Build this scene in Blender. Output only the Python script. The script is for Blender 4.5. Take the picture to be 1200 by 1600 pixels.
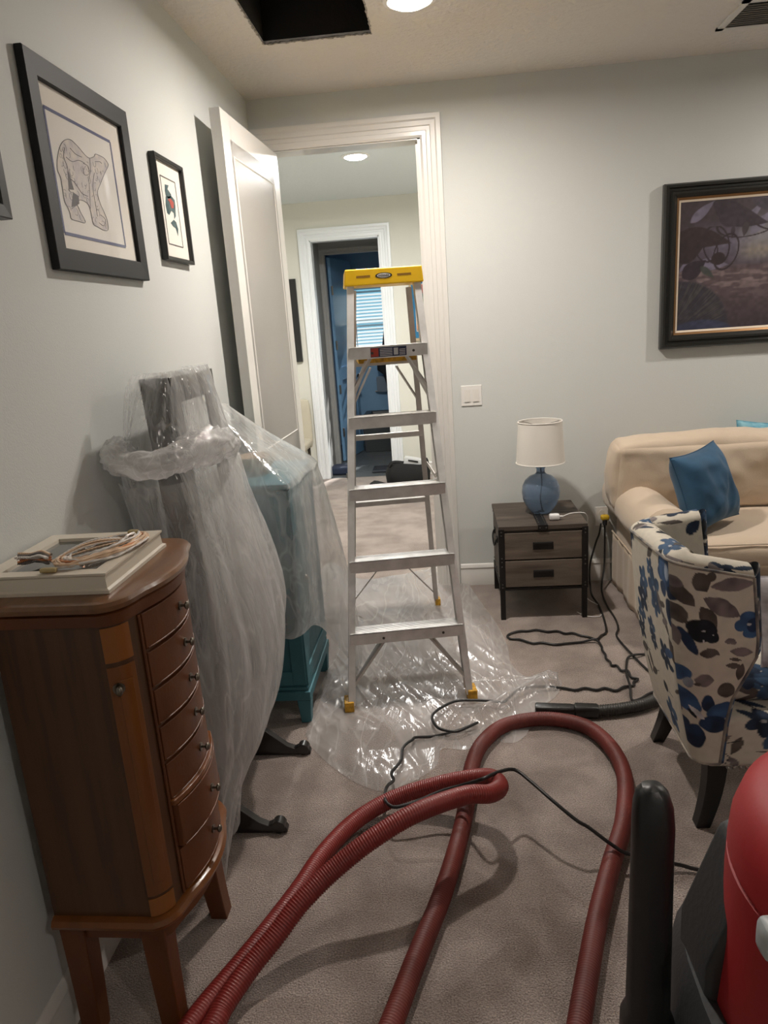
import bpy, math, random
import numpy as np
from mathutils import Vector, Matrix, noise
for _o in list(bpy.data.objects): bpy.data.objects.remove(_o)
SC = bpy.context.scene
COL = SC.collection
random.seed(7)
PI = math.pi
# ------------------------------------------------------------------ camera
cd = bpy.data.cameras.new('camera'); CAMERA = bpy.data.objects.new('camera', cd); COL.objects.link(CAMERA)
cr, cu, cf = Vector((0.994972,0.07354,-0.067989)), Vector((0.046847,0.258273,0.964935)), Vector((-0.088521,0.963269,-0.253529))
m = Matrix.Identity(4)
for i in range(3):
    m[i][0] = cr[i]; m[i][1] = cu[i]; m[i][2] = -cf[i]
m.translation = Vector((0, 0, 1.5708))
CAMERA.matrix_world = m
cd.sensor_fit = 'HORIZONTAL'; cd.sensor_width = 36; cd.lens = 1129.8/1200*36
cd.clip_start = 0.05; cd.clip_end = 100
SC.camera = CAMERA
# ------------------------------------------------------------------ world, exposure
w = bpy.data.worlds.new('world'); SC.world = w; w.use_nodes = True
bg = w.node_tree.nodes['Background']; bg.inputs[0].default_value = (0.20, 0.50, 0.66, 1); bg.inputs[1].default_value = 1.15
sl_ = bpy.data.lights.new('sun', 'SUN'); sl_.energy = 14.0; sl_.angle = .02; sl_.color = (1, .97, .92)
sun = bpy.data.objects.new('sun', sl_); COL.objects.link(sun); sun.rotation_euler = Vector((.25, .80, .62)).to_track_quat('Z', 'Y').to_euler()
SC.view_settings.view_transform = 'Standard'; SC.view_settings.look = 'None'
SC.view_settings.gamma = 1; SC.view_settings.use_curve_mapping = False
SC.view_settings.exposure = 0.0
ROOM_WATTS = 36.0; HALL_WATTS = 64.0
WARM = (1.0, 0.912, 0.825)
try:
    SC.cycles.max_bounces = 10; SC.cycles.transparent_max_bounces = 24; SC.cycles.diffuse_bounces = 6
except Exception: pass
# ------------------------------------------------------------------ materials
MATS = {}
def mat(name, col, rough=.5, metal=0, bump=0, bscale=60, var=0, vscale=6, col2=None, coat=0, sheen=0, stretch=(1,1,1), detail=4, spec=.5, bdist=.004):
    if name in MATS: return MATS[name]
    mt = bpy.data.materials.new(name); mt.use_nodes = True; nt = mt.node_tree
    b = nt.nodes['Principled BSDF']
    b.inputs['Base Color'].default_value = (*col, 1); b.inputs['Roughness'].default_value = rough; b.inputs['Metallic'].default_value = metal
    b.inputs['Coat Weight'].default_value = coat; b.inputs['Coat Roughness'].default_value = .12
    b.inputs['Sheen Weight'].default_value = sheen; b.inputs['Specular IOR Level'].default_value = spec
    tc = nt.nodes.new('ShaderNodeTexCoord'); mp = nt.nodes.new('ShaderNodeMapping'); mp.inputs['Scale'].default_value = stretch
    nt.links.new(tc.outputs['Object'], mp.inputs['Vector'])
    if var or col2:
        n = nt.nodes.new('ShaderNodeTexNoise'); n.inputs['Scale'].default_value = vscale; n.inputs['Detail'].default_value = detail
        nt.links.new(mp.outputs[0], n.inputs['Vector'])
        r = nt.nodes.new('ShaderNodeValToRGB'); c2 = col2 or tuple(max(0, c*(1-var)) for c in col)
        r.color_ramp.elements[0].position = .32; r.color_ramp.elements[1].position = .68
        r.color_ramp.elements[0].color = (*c2, 1); r.color_ramp.elements[1].color = (*(col if col2 else tuple(c*(1+var*.6) for c in col)), 1)
        nt.links.new(n.outputs['Fac'], r.inputs[0]); nt.links.new(r.outputs[0], b.inputs['Base Color'])
    if bump:
        n2 = nt.nodes.new('ShaderNodeTexNoise'); n2.inputs['Scale'].default_value = bscale; n2.inputs['Detail'].default_value = 3
        nt.links.new(mp.outputs[0], n2.inputs['Vector'])
        bp = nt.nodes.new('ShaderNodeBump'); bp.inputs['Strength'].default_value = min(1, bump); bp.inputs['Distance'].default_value = bdist
        nt.links.new(n2.outputs['Fac'], bp.inputs['Height']); nt.links.new(bp.outputs[0], b.inputs['Normal'])
    MATS[name] = mt; return mt
def emit(name, col, s):
    mt = bpy.data.materials.new(name); mt.use_nodes = True; b = mt.node_tree.nodes['Principled BSDF']
    b.inputs['Base Color'].default_value = (*col, 1); b.inputs['Emission Color'].default_value = (*col, 1); b.inputs['Emission Strength'].default_value = s
    MATS[name] = mt; return mt
def vcol_mat(name, rough=.7, bump=0, bscale=300, coat=0):
    mt = mat(name, (1,1,1), rough, bump=bump, bscale=bscale, coat=coat); nt = mt.node_tree
    a = nt.nodes.new('ShaderNodeAttribute'); a.attribute_name = 'print'
    nt.links.new(a.outputs['Color'], nt.nodes['Principled BSDF'].inputs['Base Color']); return mt
def wood(name, c1, c2, rough=.35, scale=3.0, stretch=(14,14,1.2), coat=.3, bump=.1):
    mt = mat(name, c1, rough, col2=c2, vscale=scale, stretch=stretch, coat=coat, bump=bump, bscale=30, detail=8); return mt
def plastic(name, base=.22, edge=.55, crease=14, dens=(1,1,1), seed=0.0, bumpd=.012, gloss=.16, rot=0.0, spec=.075):
    mt = bpy.data.materials.new(name); mt.use_nodes = True; nt = mt.node_tree; N = nt.nodes; L = nt.links
    for n in list(N): N.remove(n)
    out = N.new('ShaderNodeOutputMaterial'); tc = N.new('ShaderNodeTexCoord'); mp = N.new('ShaderNodeMapping')
    mp.inputs['Scale'].default_value = dens; mp.inputs['Location'].default_value = (seed, seed*2, 0); mp.inputs['Rotation'].default_value = (0, 0, rot); L.new(tc.outputs['Object'], mp.inputs['Vector'])
    def ridged(scale, detail, dist):
        n = N.new('ShaderNodeTexNoise'); n.inputs['Scale'].default_value = scale; n.inputs['Detail'].default_value = detail; n.inputs['Distortion'].default_value = dist
        L.new(mp.outputs[0], n.inputs['Vector'])
        s = N.new('ShaderNodeMath'); s.operation = 'SUBTRACT'; L.new(n.outputs['Fac'], s.inputs[0]); s.inputs[1].default_value = .5
        a = N.new('ShaderNodeMath'); a.operation = 'ABSOLUTE'; L.new(s.outputs[0], a.inputs[0]); return a
    r1 = ridged(crease, 2, .9); r2 = ridged(crease*2.7, 2, 1.2)
    add = N.new('ShaderNodeMath'); add.operation = 'MULTIPLY_ADD'; L.new(r2.outputs[0], add.inputs[0]); add.inputs[1].default_value = .5; L.new(r1.outputs[0], add.inputs[2])
    bp = N.new('ShaderNodeBump'); bp.inputs['Strength'].default_value = .8; bp.inputs['Distance'].default_value = bumpd; L.new(add.outputs[0], bp.inputs['Height'])
    lw = N.new('ShaderNodeLayerWeight'); lw.inputs['Blend'].default_value = .35; L.new(bp.outputs[0], lw.inputs['Normal'])
    mr = N.new('ShaderNodeMapRange'); mr.inputs['From Min'].default_value = 0; mr.inputs['From Max'].default_value = .035
    mr.inputs['To Min'].default_value = .17; mr.inputs['To Max'].default_value = 0; L.new(r1.outputs[0], mr.inputs['Value'])
    ff = N.new('ShaderNodeMath'); ff.operation = 'MULTIPLY_ADD'; L.new(lw.outputs['Facing'], ff.inputs[0]); ff.inputs[1].default_value = edge; hz = N.new('ShaderNodeTexNoise'); hz.inputs['Scale'].default_value = 4.5; hz.inputs['Detail'].default_value = 3; L.new(mp.outputs[0], hz.inputs['Vector'])
    hm = N.new('ShaderNodeMapRange'); hm.inputs['From Min'].default_value = .35; hm.inputs['From Max'].default_value = .65; hm.inputs['To Min'].default_value = base*.55; hm.inputs['To Max'].default_value = base*1.5
    L.new(hz.outputs['Fac'], hm.inputs['Value']); L.new(hm.outputs[0], ff.inputs[2])
    f2 = N.new('ShaderNodeMath'); f2.operation = 'ADD'; f2.use_clamp = True; L.new(ff.outputs[0], f2.inputs[0]); L.new(mr.outputs[0], f2.inputs[1])
    tr = N.new('ShaderNodeBsdfTransparent'); tr.inputs[0].default_value = (.97, .97, .97, 1)
    df = N.new('ShaderNodeBsdfDiffuse'); df.inputs[0].default_value = (.86, .86, .86, 1)
    tl = N.new('ShaderNodeBsdfTranslucent'); tl.inputs[0].default_value = (.86, .86, .86, 1)
    md = N.new('ShaderNodeMixShader'); md.inputs[0].default_value = .5; L.new(df.outputs[0], md.inputs[1]); L.new(tl.outputs[0], md.inputs[2])
    m1 = N.new('ShaderNodeMixShader'); L.new(f2.outputs[0], m1.inputs[0]); L.new(tr.outputs[0], m1.inputs[1]); L.new(md.outputs[0], m1.inputs[2])
    gl = N.new('ShaderNodeBsdfGlossy'); gl.inputs['Roughness'].default_value = gloss; L.new(bp.outputs[0], gl.inputs['Normal'])
    lf = N.new('ShaderNodeLayerWeight'); lf.inputs['Blend'].default_value = .5; L.new(bp.outputs[0], lf.inputs['Normal'])
    pw = N.new('ShaderNodeMath'); pw.operation = 'POWER'; L.new(lf.outputs['Facing'], pw.inputs[0]); pw.inputs[1].default_value = 4
    fm = N.new('ShaderNodeMath'); fm.operation = 'MULTIPLY_ADD'; fm.use_clamp = True; L.new(pw.outputs[0], fm.inputs[0]); fm.inputs[1].default_value = .6; fm.inputs[2].default_value = spec
    m2 = N.new('ShaderNodeMixShader'); L.new(fm.outputs[0], m2.inputs[0]); L.new(m1.outputs[0], m2.inputs[1]); L.new(gl.outputs[0], m2.inputs[2])
    L.new(m2.outputs[0], out.inputs[0]); return mt
WALL = mat('wall_paint', (.62, .64, .625), .75, bump=.12, bscale=260)
CEIL = mat('ceiling_knockdown', (.71, .685, .65), .9, bump=1, bscale=34, bdist=.010)
HALLW = mat('hall_cream_paint', (.70, .695, .63), .8)
TRIM = mat('white_trim_paint', (.70, .685, .655), .34, coat=.15)
BLACK = mat('black_satin', (.012, .012, .012), .35)
BLACKM = mat('black_matte', (.01, .01, .01), .6)
WHITEP = mat('white_plastic', (.8, .79, .76), .35)
CHROME = mat('aged_pewter', (.28, .26, .23), .3, metal=1)
BLUEW = mat('blue_room_paint', (.20, .37, .56), .6)
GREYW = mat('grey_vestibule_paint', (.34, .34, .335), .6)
GLZ = bpy.data.materials.new('picture_glazing'); GLZ.use_nodes = True
def glaze(mt):
    N = mt.node_tree.nodes; L = mt.node_tree.links
    for n in list(N): N.remove(n)
    o = N.new('ShaderNodeOutputMaterial'); tr = N.new('ShaderNodeBsdfTransparent'); gl = N.new('ShaderNodeBsdfGlossy'); gl.inputs['Roughness'].default_value = .03
    lw_ = N.new('ShaderNodeLayerWeight'); lw_.inputs['Blend'].default_value = .5; pw_ = N.new('ShaderNodeMath'); pw_.operation = 'POWER'; L.new(lw_.outputs['Facing'], pw_.inputs[0]); pw_.inputs[1].default_value = 5; f = N.new('ShaderNodeMath'); f.operation = 'MULTIPLY_ADD'; L.new(pw_.outputs[0], f.inputs[0]); f.inputs[1].default_value = .7; f.inputs[2].default_value = .035; mx = N.new('ShaderNodeMixShader')
    L.new(f.outputs[0], mx.inputs[0]); L.new(tr.outputs[0], mx.inputs[1]); L.new(gl.outputs[0], mx.inputs[2]); L.new(mx.outputs[0], o.inputs[0])
glaze(GLZ)
# ------------------------------------------------------------------ object helpers
FR = {}
def tag(o, label=None, cat=None, group=None, kind=None):
    if label: o['label'] = label
    if cat: o['category'] = cat
    if group: o['group'] = group
    if kind: o['kind'] = kind
    return o
def thing(name, loc, label, cat, rz=0, group=None):
    o = bpy.data.objects.new(name, None); COL.objects.link(o); o.empty_display_size = .05
    o.location = loc; o.rotation_euler = (0, 0, rz)
    FR[o] = Matrix.Translation(Vector(loc)) @ Matrix.Rotation(rz, 4, 'Z')
    return tag(o, label, cat, group)
class MB:
    def __init__(s): s.v = []; s.f = []
    def add(s, vs, fs):
        k = len(s.v); s.v += [tuple(v) for v in vs]; s.f += [tuple(i+k for i in f) for f in fs]; return s
    def box(s, x0, x1, y0, y1, z0, z1):
        v = [(x, y, z) for z in (z0, z1) for y in (y0, y1) for x in (x0, x1)]
        return s.add(v, [(0,2,3,1),(4,5,7,6),(0,1,5,4),(1,3,7,5),(3,2,6,7),(2,0,4,6)])
    def hexa(s, v8):   # bottom 4 ccw, top 4 ccw
        return s.add(v8, [(3,2,1,0),(4,5,6,7),(0,1,5,4),(1,2,6,5),(2,3,7,6),(3,0,4,7)])
    def bar(s, p0, p1, wx, wy, up=(0,0,1)):
        p0, p1 = Vector(p0), Vector(p1); d = (p1-p0).normalized(); a = d.cross(Vector(up))
        if a.length < 1e-4: a = d.cross(Vector((1,0,0)))
        a.normalize(); b = a.cross(d).normalized(); a *= wx/2; b *= wy/2
        return s.hexa([p0-a-b, p0+a-b, p0+a+b, p0-a+b, p1-a-b, p1+a-b, p1+a+b, p1-a+b])
    def prism(s, pts, off):  # planar polygon (ccw seen against off) extruded by vector off
        n = len(pts); o = Vector(off); b = [tuple(Vector(q)+o) for q in pts]
        return s.add(list(pts)+b, [tuple(range(n-1, -1, -1)), tuple(range(n, 2*n))]+[(i, (i+1) % n, n+(i+1) % n, n+i) for i in range(n)])
    def loops(s, rings, close=True, caps=True):
        n = len(rings[0]); k = len(s.v); vs = [q for r in rings for q in r]; fs = []
        for i in range(len(rings)-1):
            for j in range(n if close else n-1):
                a = i*n+j; b = i*n+(j+1) % n; fs.append((a, b, b+n, a+n))
        if caps and close: fs.append(tuple(range(n-1, -1, -1))); fs.append(tuple((len(rings)-1)*n+j for j in range(n)))
        return s.add(vs, fs)
    def lathe(s, prof, c, seg=32, caps=True):
        return s.loops([[(c[0]+r*math.cos(2*PI*j/seg), c[1]+r*math.sin(2*PI*j/seg), c[2]+z) for j in range(seg)] for r, z in prof], caps=caps)
    def disc(s, c, nrm, r, t, seg=16):
        c = Vector(c); nrm = Vector(nrm).normalized(); return s.tube([c, c+nrm*t], r, seg)
    def tube(s, path, r, seg=10, caps=True):
        P = [Vector(q) for q in path]; rr = r if callable(r) else (lambda i: r)
        t = (P[1]-P[0]).normalized(); a = t.cross(Vector((0,0,1)))
        if a.length < .05: a = t.cross(Vector((1,0,0)))
        a.normalize(); rings = []
        for i, q in enumerate(P):
            t = (P[min(i+1, len(P)-1)]-P[max(i-1, 0)])
            if t.length > 1e-9: t.normalize(); a = (a-t*a.dot(t)).normalized()
            b = t.cross(a); ri = rr(i)
            rings.append([tuple(q+a*ri*math.cos(2*PI*j/seg)+b*ri*math.sin(2*PI*j/seg)) for j in range(seg)])
        return s.loops(rings, caps=caps)
    def ball(s, c, r, seg=12, sc=(1,1,1)):
        rings = []
        for i in range(seg//2+1):
            th = PI*i/(seg//2); rr = max(.02, math.sin(th))
            rings.append([(c[0]+r*sc[0]*rr*math.cos(2*PI*j/seg), c[1]+r*sc[1]*rr*math.sin(2*PI*j/seg), c[2]-r*sc[2]*math.cos(th)) for j in range(seg)])
        return s.loops(rings)
    def grid(s, fn, nu, nv):
        vs = [fn(i/nu, j/nv) for j in range(nv+1) for i in range(nu+1)]; w_ = nu+1
        return s.add(vs, [(j*w_+i, j*w_+i+1, (j+1)*w_+i+1, (j+1)*w_+i) for j in range(nv) for i in range(nu)])
    def cushion(s, c, size, r=.06, n=14, puff=.02, ax=None, nz=0.0, seed=0):
        # soft rounded box with bulging faces
        hx, hy, hz = [q/2 for q in size]; c = Vector(c); A = ax or (Vector((1,0,0)), Vector((0,1,0)), Vector((0,0,1)))
        def pt(u, v, face):
            q = [0,0,0]; k, sg = face; o = [i for i in range(3) if i != k]; q[k] = sg; q[o[0]] = u; q[o[1]] = v
            h = (hx, hy, hz); full = [q[i]*h[i] for i in range(3)]
            core = [max(-(h[i]-r), min(h[i]-r, full[i])) for i in range(3)]
            d = Vector([full[i]-core[i] for i in range(3)]); 
            if d.length > 1e-9: d = d.normalized()*r
            P = Vector(core)+d
            bulge = puff*(1-u*u)*(1-v*v); P[k] += sg*bulge
            if nz:
                w_ = noise.noise(P*6+Vector((seed, 0, 0)))*nz+noise.noise(P*15+Vector((0, seed, 0)))*nz*.4
                P += d.normalized()*w_ if d.length > 1e-6 else Vector((0,0,0))
                if d.length <= 1e-6: P[k] += sg*w_
            return tuple(c+A[0]*P[0]+A[1]*P[1]+A[2]*P[2])
        for k in range(3):
            for sg in (-1, 1):
                flip = (sg > 0) == (k == 1)
                vs = [pt(2*i/n-1, 2*j/n-1, (k, sg)) for j in range(n+1) for i in range(n+1)]
                fs = [(j*(n+1)+i, j*(n+1)+i+1, (j+1)*(n+1)+i+1, (j+1)*(n+1)+i) for j in range(n) for i in range(n)]
                if flip: fs = [f[::-1] for f in fs]
                s.add(vs, fs)
        return s
def obj(name, mb, mt, parent=None, smooth=True, bevel=0, colors=None, weld=0, label=None, angle=35, kind=None, seg=2):
    """link one mesh object; its points are given in world space"""
    me = bpy.data.meshes.new(name); v = mb.v; M = FR.get(parent) if parent is not None else None
    if M is not None:
        Mi = M.inverted(); v = [Mi @ Vector(q) for q in v]
    else:
        a = np.array(v, dtype=float); c = Vector((float((a[:,0].min()+a[:,0].max())/2), float((a[:,1].min()+a[:,1].max())/2), float(a[:,2].min())))
        v = [Vector(q)-c for q in v]
    me.from_pydata([tuple(q) for q in v], [], mb.f)
    if colors is not None:
        at = me.color_attributes.new('print', 'FLOAT_COLOR', 'POINT')
        cc = np.ones((len(v), 4), dtype=np.float32); cc[:, :3] = colors; at.data.foreach_set('color', cc.ravel())
    if isinstance(mt, (list, tuple)):
        for q in mt: me.materials.append(q)
    else: me.materials.append(mt)
    import bmesh
    bm = bmesh.new(); bm.from_mesh(me)
    if weld: bmesh.ops.remove_doubles(bm, verts=bm.verts, dist=weld)
    if colors is None: bmesh.ops.recalc_face_normals(bm, faces=bm.faces)
    bm.to_mesh(me); bm.free()
    o = bpy.data.objects.new(name, me); COL.objects.link(o)
    if parent is not None:
        o.parent = parent; FR[o] = M
    else:
        o.location = c; FR[o] = Matrix.Translation(c)
    if smooth:
        me.shade_smooth()
        if not bevel: me.set_sharp_from_angle(angle=math.radians(angle))
    if bevel:
        b = o.modifiers.new('bevel', 'BEVEL'); b.width = bevel; b.segments = seg; b.limit_method = 'ANGLE'; b.angle_limit = math.radians(40)
        b.harden_normals = True
    if label: o['label'] = label
    if kind: o['kind'] = kind
    return o
def struct(name, mb, mt, **k):
    o = obj(name, mb, mt, None, **k); o['kind'] = 'structure'; return o
def B(*a): return MB().box(*a)
def catmull(pts, n):
    P = [Vector(q) for q in pts]; out = []
    for i in range(len(P)-1):
        p0 = P[max(i-1, 0)]; p1 = P[i]; p2 = P[i+1]; p3 = P[min(i+2, len(P)-1)]
        for k in range(n):
            t = k/n; out.append(.5*((2*p1)+(p2-p0)*t+(2*p0-5*p1+4*p2-p3)*t*t+(3*p1-p0-3*p2+p3)*t*t*t))
    out.append(P[-1]); return out
def resample(P, step):
    out = [P[0]]; acc = 0; last = P[0]
    for q in P[1:]:
        d = (q-last).length
        while acc+d >= step and d > 1e-9:
            t = (step-acc)/d; last = last+(q-last)*t; out.append(last.copy()); d = (q-last).length; acc = 0
        acc += d; last = q
    return out
def copy_tree(o, parent=None):
    c = o.copy(); COL.objects.link(c)
    if parent is not None: c.parent = parent
    for ch in list(o.children): copy_tree(ch, c)
    return c
def text_mb(txt, size, origin, ux, uy, extr=.0006, width=None):
    cu_ = bpy.data.curves.new('t', 'FONT'); cu_.body = txt; cu_.size = size; cu_.extrude = extr; cu_.resolution_u = 3
    cu_.align_x = 'CENTER'; cu_.align_y = 'CENTER'
    ob = bpy.data.objects.new('t', cu_); COL.objects.link(ob)
    bpy.context.view_layer.update()
    me = bpy.data.meshes.new_from_object(ob.evaluated_get(bpy.context.evaluated_depsgraph_get()))
    mb = MB(); O = Vector(origin); ux = Vector(ux); uy = Vector(uy); n = ux.cross(uy)
    s_ = 1
    if width:
        xs = [v.co.x for v in me.vertices]; s_ = width/(max(xs)-min(xs))
    mb.add([tuple(O+ux*v.co.x*s_+uy*v.co.y+n*v.co.z) for v in me.vertices], [tuple(p.vertices) for p in me.polygons])
    bpy.data.objects.remove(ob); bpy.data.meshes.remove(me); bpy.data.curves.remove(cu_); return mb
def casing(xl, xr, zt, y, s, prof, ylen=None):
    """door casing swept round an opening on the wall plane y, facing -y*s"""
    mb = MB(); rings = []
    for xx, zz, ex, ez in ((xl, 0, -1, 0), (xl, zt, -1, 1), (xr, zt, 1, 1), (xr, 0, 1, 0)):
        rings.append([(xx+ex*w_, y-s*d, zz+ez*w_) for w_, d in prof])
    return mb.loops(rings, close=True)
CPROF = [(0,-.002),(0,.012),(.012,.016),(.03,.016),(.034,.011),(.052,.012),(.056,.018),(.078,.02),(.086,.026),(.108,.026),(.112,-.002)]
# ------------------------------------------------------------------ the setting
XL, YB, HC = -.956, 4.149, 2.74
XR, YF = 3.9, -1.8
OX0, OX1, OZ = -.90, -.053, 2.488          # doorway to the landing
carpet = mat('carpet_pile', (.36, .305, .28), .95, sheen=.3)
def carpet_nodes(mt):
    nt = mt.node_tree; b = nt.nodes['Principled BSDF']; L = nt.links
    tc = nt.nodes.new('ShaderNodeTexCoord')
    def nz(s, d): 
        n = nt.nodes.new('ShaderNodeTexNoise'); n.inputs['Scale'].default_value = s; n.inputs['Detail'].default_value = d; L.new(tc.outputs['Object'], n.inputs['Vector']); return n
    a = nz(5.5, 6); f = nz(230, 3)
    r1 = nt.nodes.new('ShaderNodeValToRGB'); r1.color_ramp.elements[0].position = .36; r1.color_ramp.elements[1].position = .62
    r1.color_ramp.elements[0].color = (.27, .218, .192, 1); r1.color_ramp.elements[1].color = (.43, .36, .325, 1); L.new(a.outputs['Fac'], r1.inputs[0])
    r2 = nt.nodes.new('ShaderNodeValToRGB'); r2.color_ramp.elements[0].position = .36; r2.color_ramp.elements[1].position = .66
    r2.color_ramp.elements[0].color = (.60, .58, .57, 1); r2.color_ramp.elements[1].color = (1.2, 1.19, 1.17, 1); L.new(f.outputs['Fac'], r2.inputs[0])
    mx = nt.nodes.new('ShaderNodeMixRGB'); mx.blend_type = 'MULTIPLY'; mx.inputs[0].default_value = 1
    L.new(r1.outputs[0], mx.inputs[1]); L.new(r2.outputs[0], mx.inputs[2]); L.new(mx.outputs[0], b.inputs['Base Color'])
    g = nz(210, 2); bp = nt.nodes.new('ShaderNodeBump'); bp.inputs['Strength'].default_value = 1; bp.inputs['Distance'].default_value = .008
    L.new(g.outputs['Fac'], bp.inputs['Height']); L.new(bp.outputs[0], b.inputs['Normal'])
carpet_nodes(carpet)
struct('floor', B(-2.2, XR+.12, YF-.12, 7.47, -.1, 0), carpet)
struct('wall_left', B(XL-.12, XL, YF-.12, YB+.12, 0, HC+.02), WALL)
wb = B(XL, OX0, YB, YB+.12, 0, HC); wb.box(OX1, XR, YB, YB+.12, 0, HC); wb.box(OX0, OX1, YB, YB+.12, OZ, HC)
struct('wall_back', wb, WALL)
struct('wall_right', B(XR, XR+.12, YF-.12, YB+.12, 0, HC), WALL)
struct('wall_front', B(XL, XR, YF-.12, YF, 0, HC), WALL)
HX0, HX1, HY0, HY1 = -.687, -.226, 2.72, 3.433   # attic hatch
cb = MB()
for a in ((XL-.12, HX0, YF-.12, YB+.12), (HX1, XR+.12, YF-.12, YB+.12), (HX0, HX1, YF-.12, HY0), (HX0, HX1, HY1, YB+.12)): cb.box(*a, HC, HC+.015)
struct('ceiling', cb, CEIL)
DARK = mat('attic_void_black', (.012, .010, .009), .9, bump=.5)  # darkness of the unlit attic void put into a near-black colour
hs = MB()
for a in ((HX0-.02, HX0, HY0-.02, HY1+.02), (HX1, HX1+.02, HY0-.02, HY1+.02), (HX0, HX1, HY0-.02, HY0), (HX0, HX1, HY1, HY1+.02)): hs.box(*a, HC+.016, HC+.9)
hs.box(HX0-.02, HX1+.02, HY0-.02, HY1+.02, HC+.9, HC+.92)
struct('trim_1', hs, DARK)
GYP = mat('torn_drywall_edge', (.42, .39, .35), .95, bump=1, bscale=150, var=.5, vscale=60)
e = MB(); rnd = random.Random(3)
def ragged(p0, p1, n):
    P0, P1 = Vector(p0), Vector(p1); e.tube([P0.lerp(P1, i/n)+Vector((rnd.uniform(-1,1), rnd.uniform(-1,1), rnd.uniform(-.6,.6)))*.0028 for i in range(n+1)], lambda i: rnd.uniform(.0025, .006), 6)
ragged((HX0, HY0, HC+.003), (HX0, HY1, HC+.003), 50); ragged((HX0, HY1, HC+.003), (HX1, HY1, HC+.003), 44); ragged((HX1, HY1, HC+.003), (HX1, HY0, HC+.003), 50)
struct('trim_2', e, GYP)
# baseboards
BPROF = [(0,0),(.016,0),(.016,.085),(.012,.092),(.012,.105),(.016,.110),(.010,.128),(.004,.133),(0,.133)]
def base(name, p0, p1, nx, ny):
    mb = MB(); mb.loops([[(p[0]+nx*d, p[1]+ny*d, z) for d, z in BPROF] for p in (p0, p1)]); return struct(name, mb, TRIM)
base('baseboard_left', (XL, YF), (XL, YB), 1, 0)
base('baseboard_back', (OX1+.112, YB), (XR, YB), 0, -1)
base('baseboard_right', (XR, YF), (XR, YB), -1, 0)
base('baseboard_front', (XL, YF), (XR, YF), 0, 1)
# casing and jamb of the near doorway
mbc = casing(OX0+.004, OX1-.004, OZ-.004, YB, 1, CPROF)
mbc.v = [(max(x, XL+.002), y, z) for x, y, z in mbc.v]
struct('trim_3', mbc, TRIM, smooth=False)
jb = MB(); jb.box(OX0, OX0+.018, YB-.002, YB+.122, 0, OZ); jb.box(OX1-.018, OX1, YB-.002, YB+.122, 0, OZ); jb.box(OX0, OX1, YB-.002, YB+.122, OZ-.010, OZ)
jb.box(OX1-.03, OX1-.018, YB+.05, YB+.085, 0, OZ-.01)
struct('trim_4', jb, TRIM, smooth=False)
# open door leaf, swung into the room against the left wall
dr = thing('door_1', (-.835, 4.10, 0), None, None, math.radians(-90-2.4)); tag(dr, kind='structure')
def dloc(u, t, z):   # u along the leaf from the hinge, t through the thickness
    return tuple(FR[dr] @ Vector((u, t, z)))
DW, DH = .905, 2.458
def leafbox(mb, u0, u1, t0, t1, z0, z1): mb.hexa([dloc(u0,t0,z0), dloc(u1,t0,z0), dloc(u1,t1,z0), dloc(u0,t1,z0), dloc(u0,t0,z1), dloc(u1,t0,z1), dloc(u1,t1,z1), dloc(u0,t1,z1)])
lm = MB(); leafbox(lm, .1, DW-.1, -.008, .026, .1, DH-.1)
for u0, u1, z0, z1 in ((0, .125, .012, DH), (DW-.125, DW, .012, DH), (.12, DW-.12, .012, .24), (.12, DW-.12, .84, 1.02), (.12, DW-.12, DH-.16, DH)): leafbox(lm, u0, u1, -.018, .026, z0, z1)
obj('door_slab', lm, TRIM, dr, smooth=False)
for z0, z1 in ((1.02, DH-.16), (.24, .84)):
    mb = MB()
    for k, s_ in ((0, 1),):
        for tt, sg in ((.026, 1), (-.018, -1)):
            u0, u1 = .125, DW-.125
            rings = []
            for ins, d in ((0, 0), (.006, .003), (.016, -.004), (.02, -.012), (.045, -.012), (.075, -.002), (.08, -.002)):
                rings.append([dloc(u0+ins, tt+sg*d, z0+ins), dloc(u1-ins, tt+sg*d, z0+ins), dloc(u1-ins, tt+sg*d, z1-ins), dloc(u0+ins, tt+sg*d, z1-ins)])
            mb.loops(rings, close=True)
    obj('door_panel', mb, TRIM, dr, smooth=False)
for z in (.25, 1.25, 2.25):
    obj('hinge', MB().tube([dloc(-.004, -.024, z-.05), dloc(-.004, -.024, z+.05)], .007, 10), CHROME, dr)
kn = MB(); kn.tube([dloc(DW-.07, -.018, .95), dloc(DW-.07, -.05, .95)], .012, 12); kn.ball(dloc(DW-.07, -.062, .95), .026, 14)
kn.tube([dloc(DW-.07, .026, .95), dloc(DW-.07, .055, .95)], .012, 12); kn.ball(dloc(DW-.07, .07, .95), .026, 14)
obj('door_knob', kn, CHROME, dr)
# landing beyond
LX0, LX1, LY = -2.1, .55, 7.47
lw_ = MB(); FX0, FX1, FZ = -1.241, -.546, 2.392
lw_.box(LX0, FX0, LY, LY+.12, 0, HC); lw_.box(FX1, LX1, LY, LY+.12, 0, HC); lw_.box(FX0, FX1, LY, LY+.12, FZ, HC)
struct('wall_landing_back', lw_, HALLW)
struct('wall_landing_left', B(LX0-.1, LX0, YB+.12, LY+.12, 0, HC), HALLW)
struct('wall_landing_right', B(LX1, LX1+.1, YB+.12, LY+.12, 0, HC), HALLW)
struct('wall_landing_front', MB().box(LX0, XL-.12, YB+.0, YB+.12, 0, HC).box(LX0, OX0, YB+.121, YB+.125, 0, HC).box(OX1, LX1, YB+.121, YB+.125, 0, HC), HALLW)
struct('ceiling_landing', B(LX0-.1, LX1+.1, YB+.12, LY+.12, HC, HC+.015), mat('landing_ceiling', (.70,.75,.76), .9, bump=.6, bscale=40))
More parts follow.
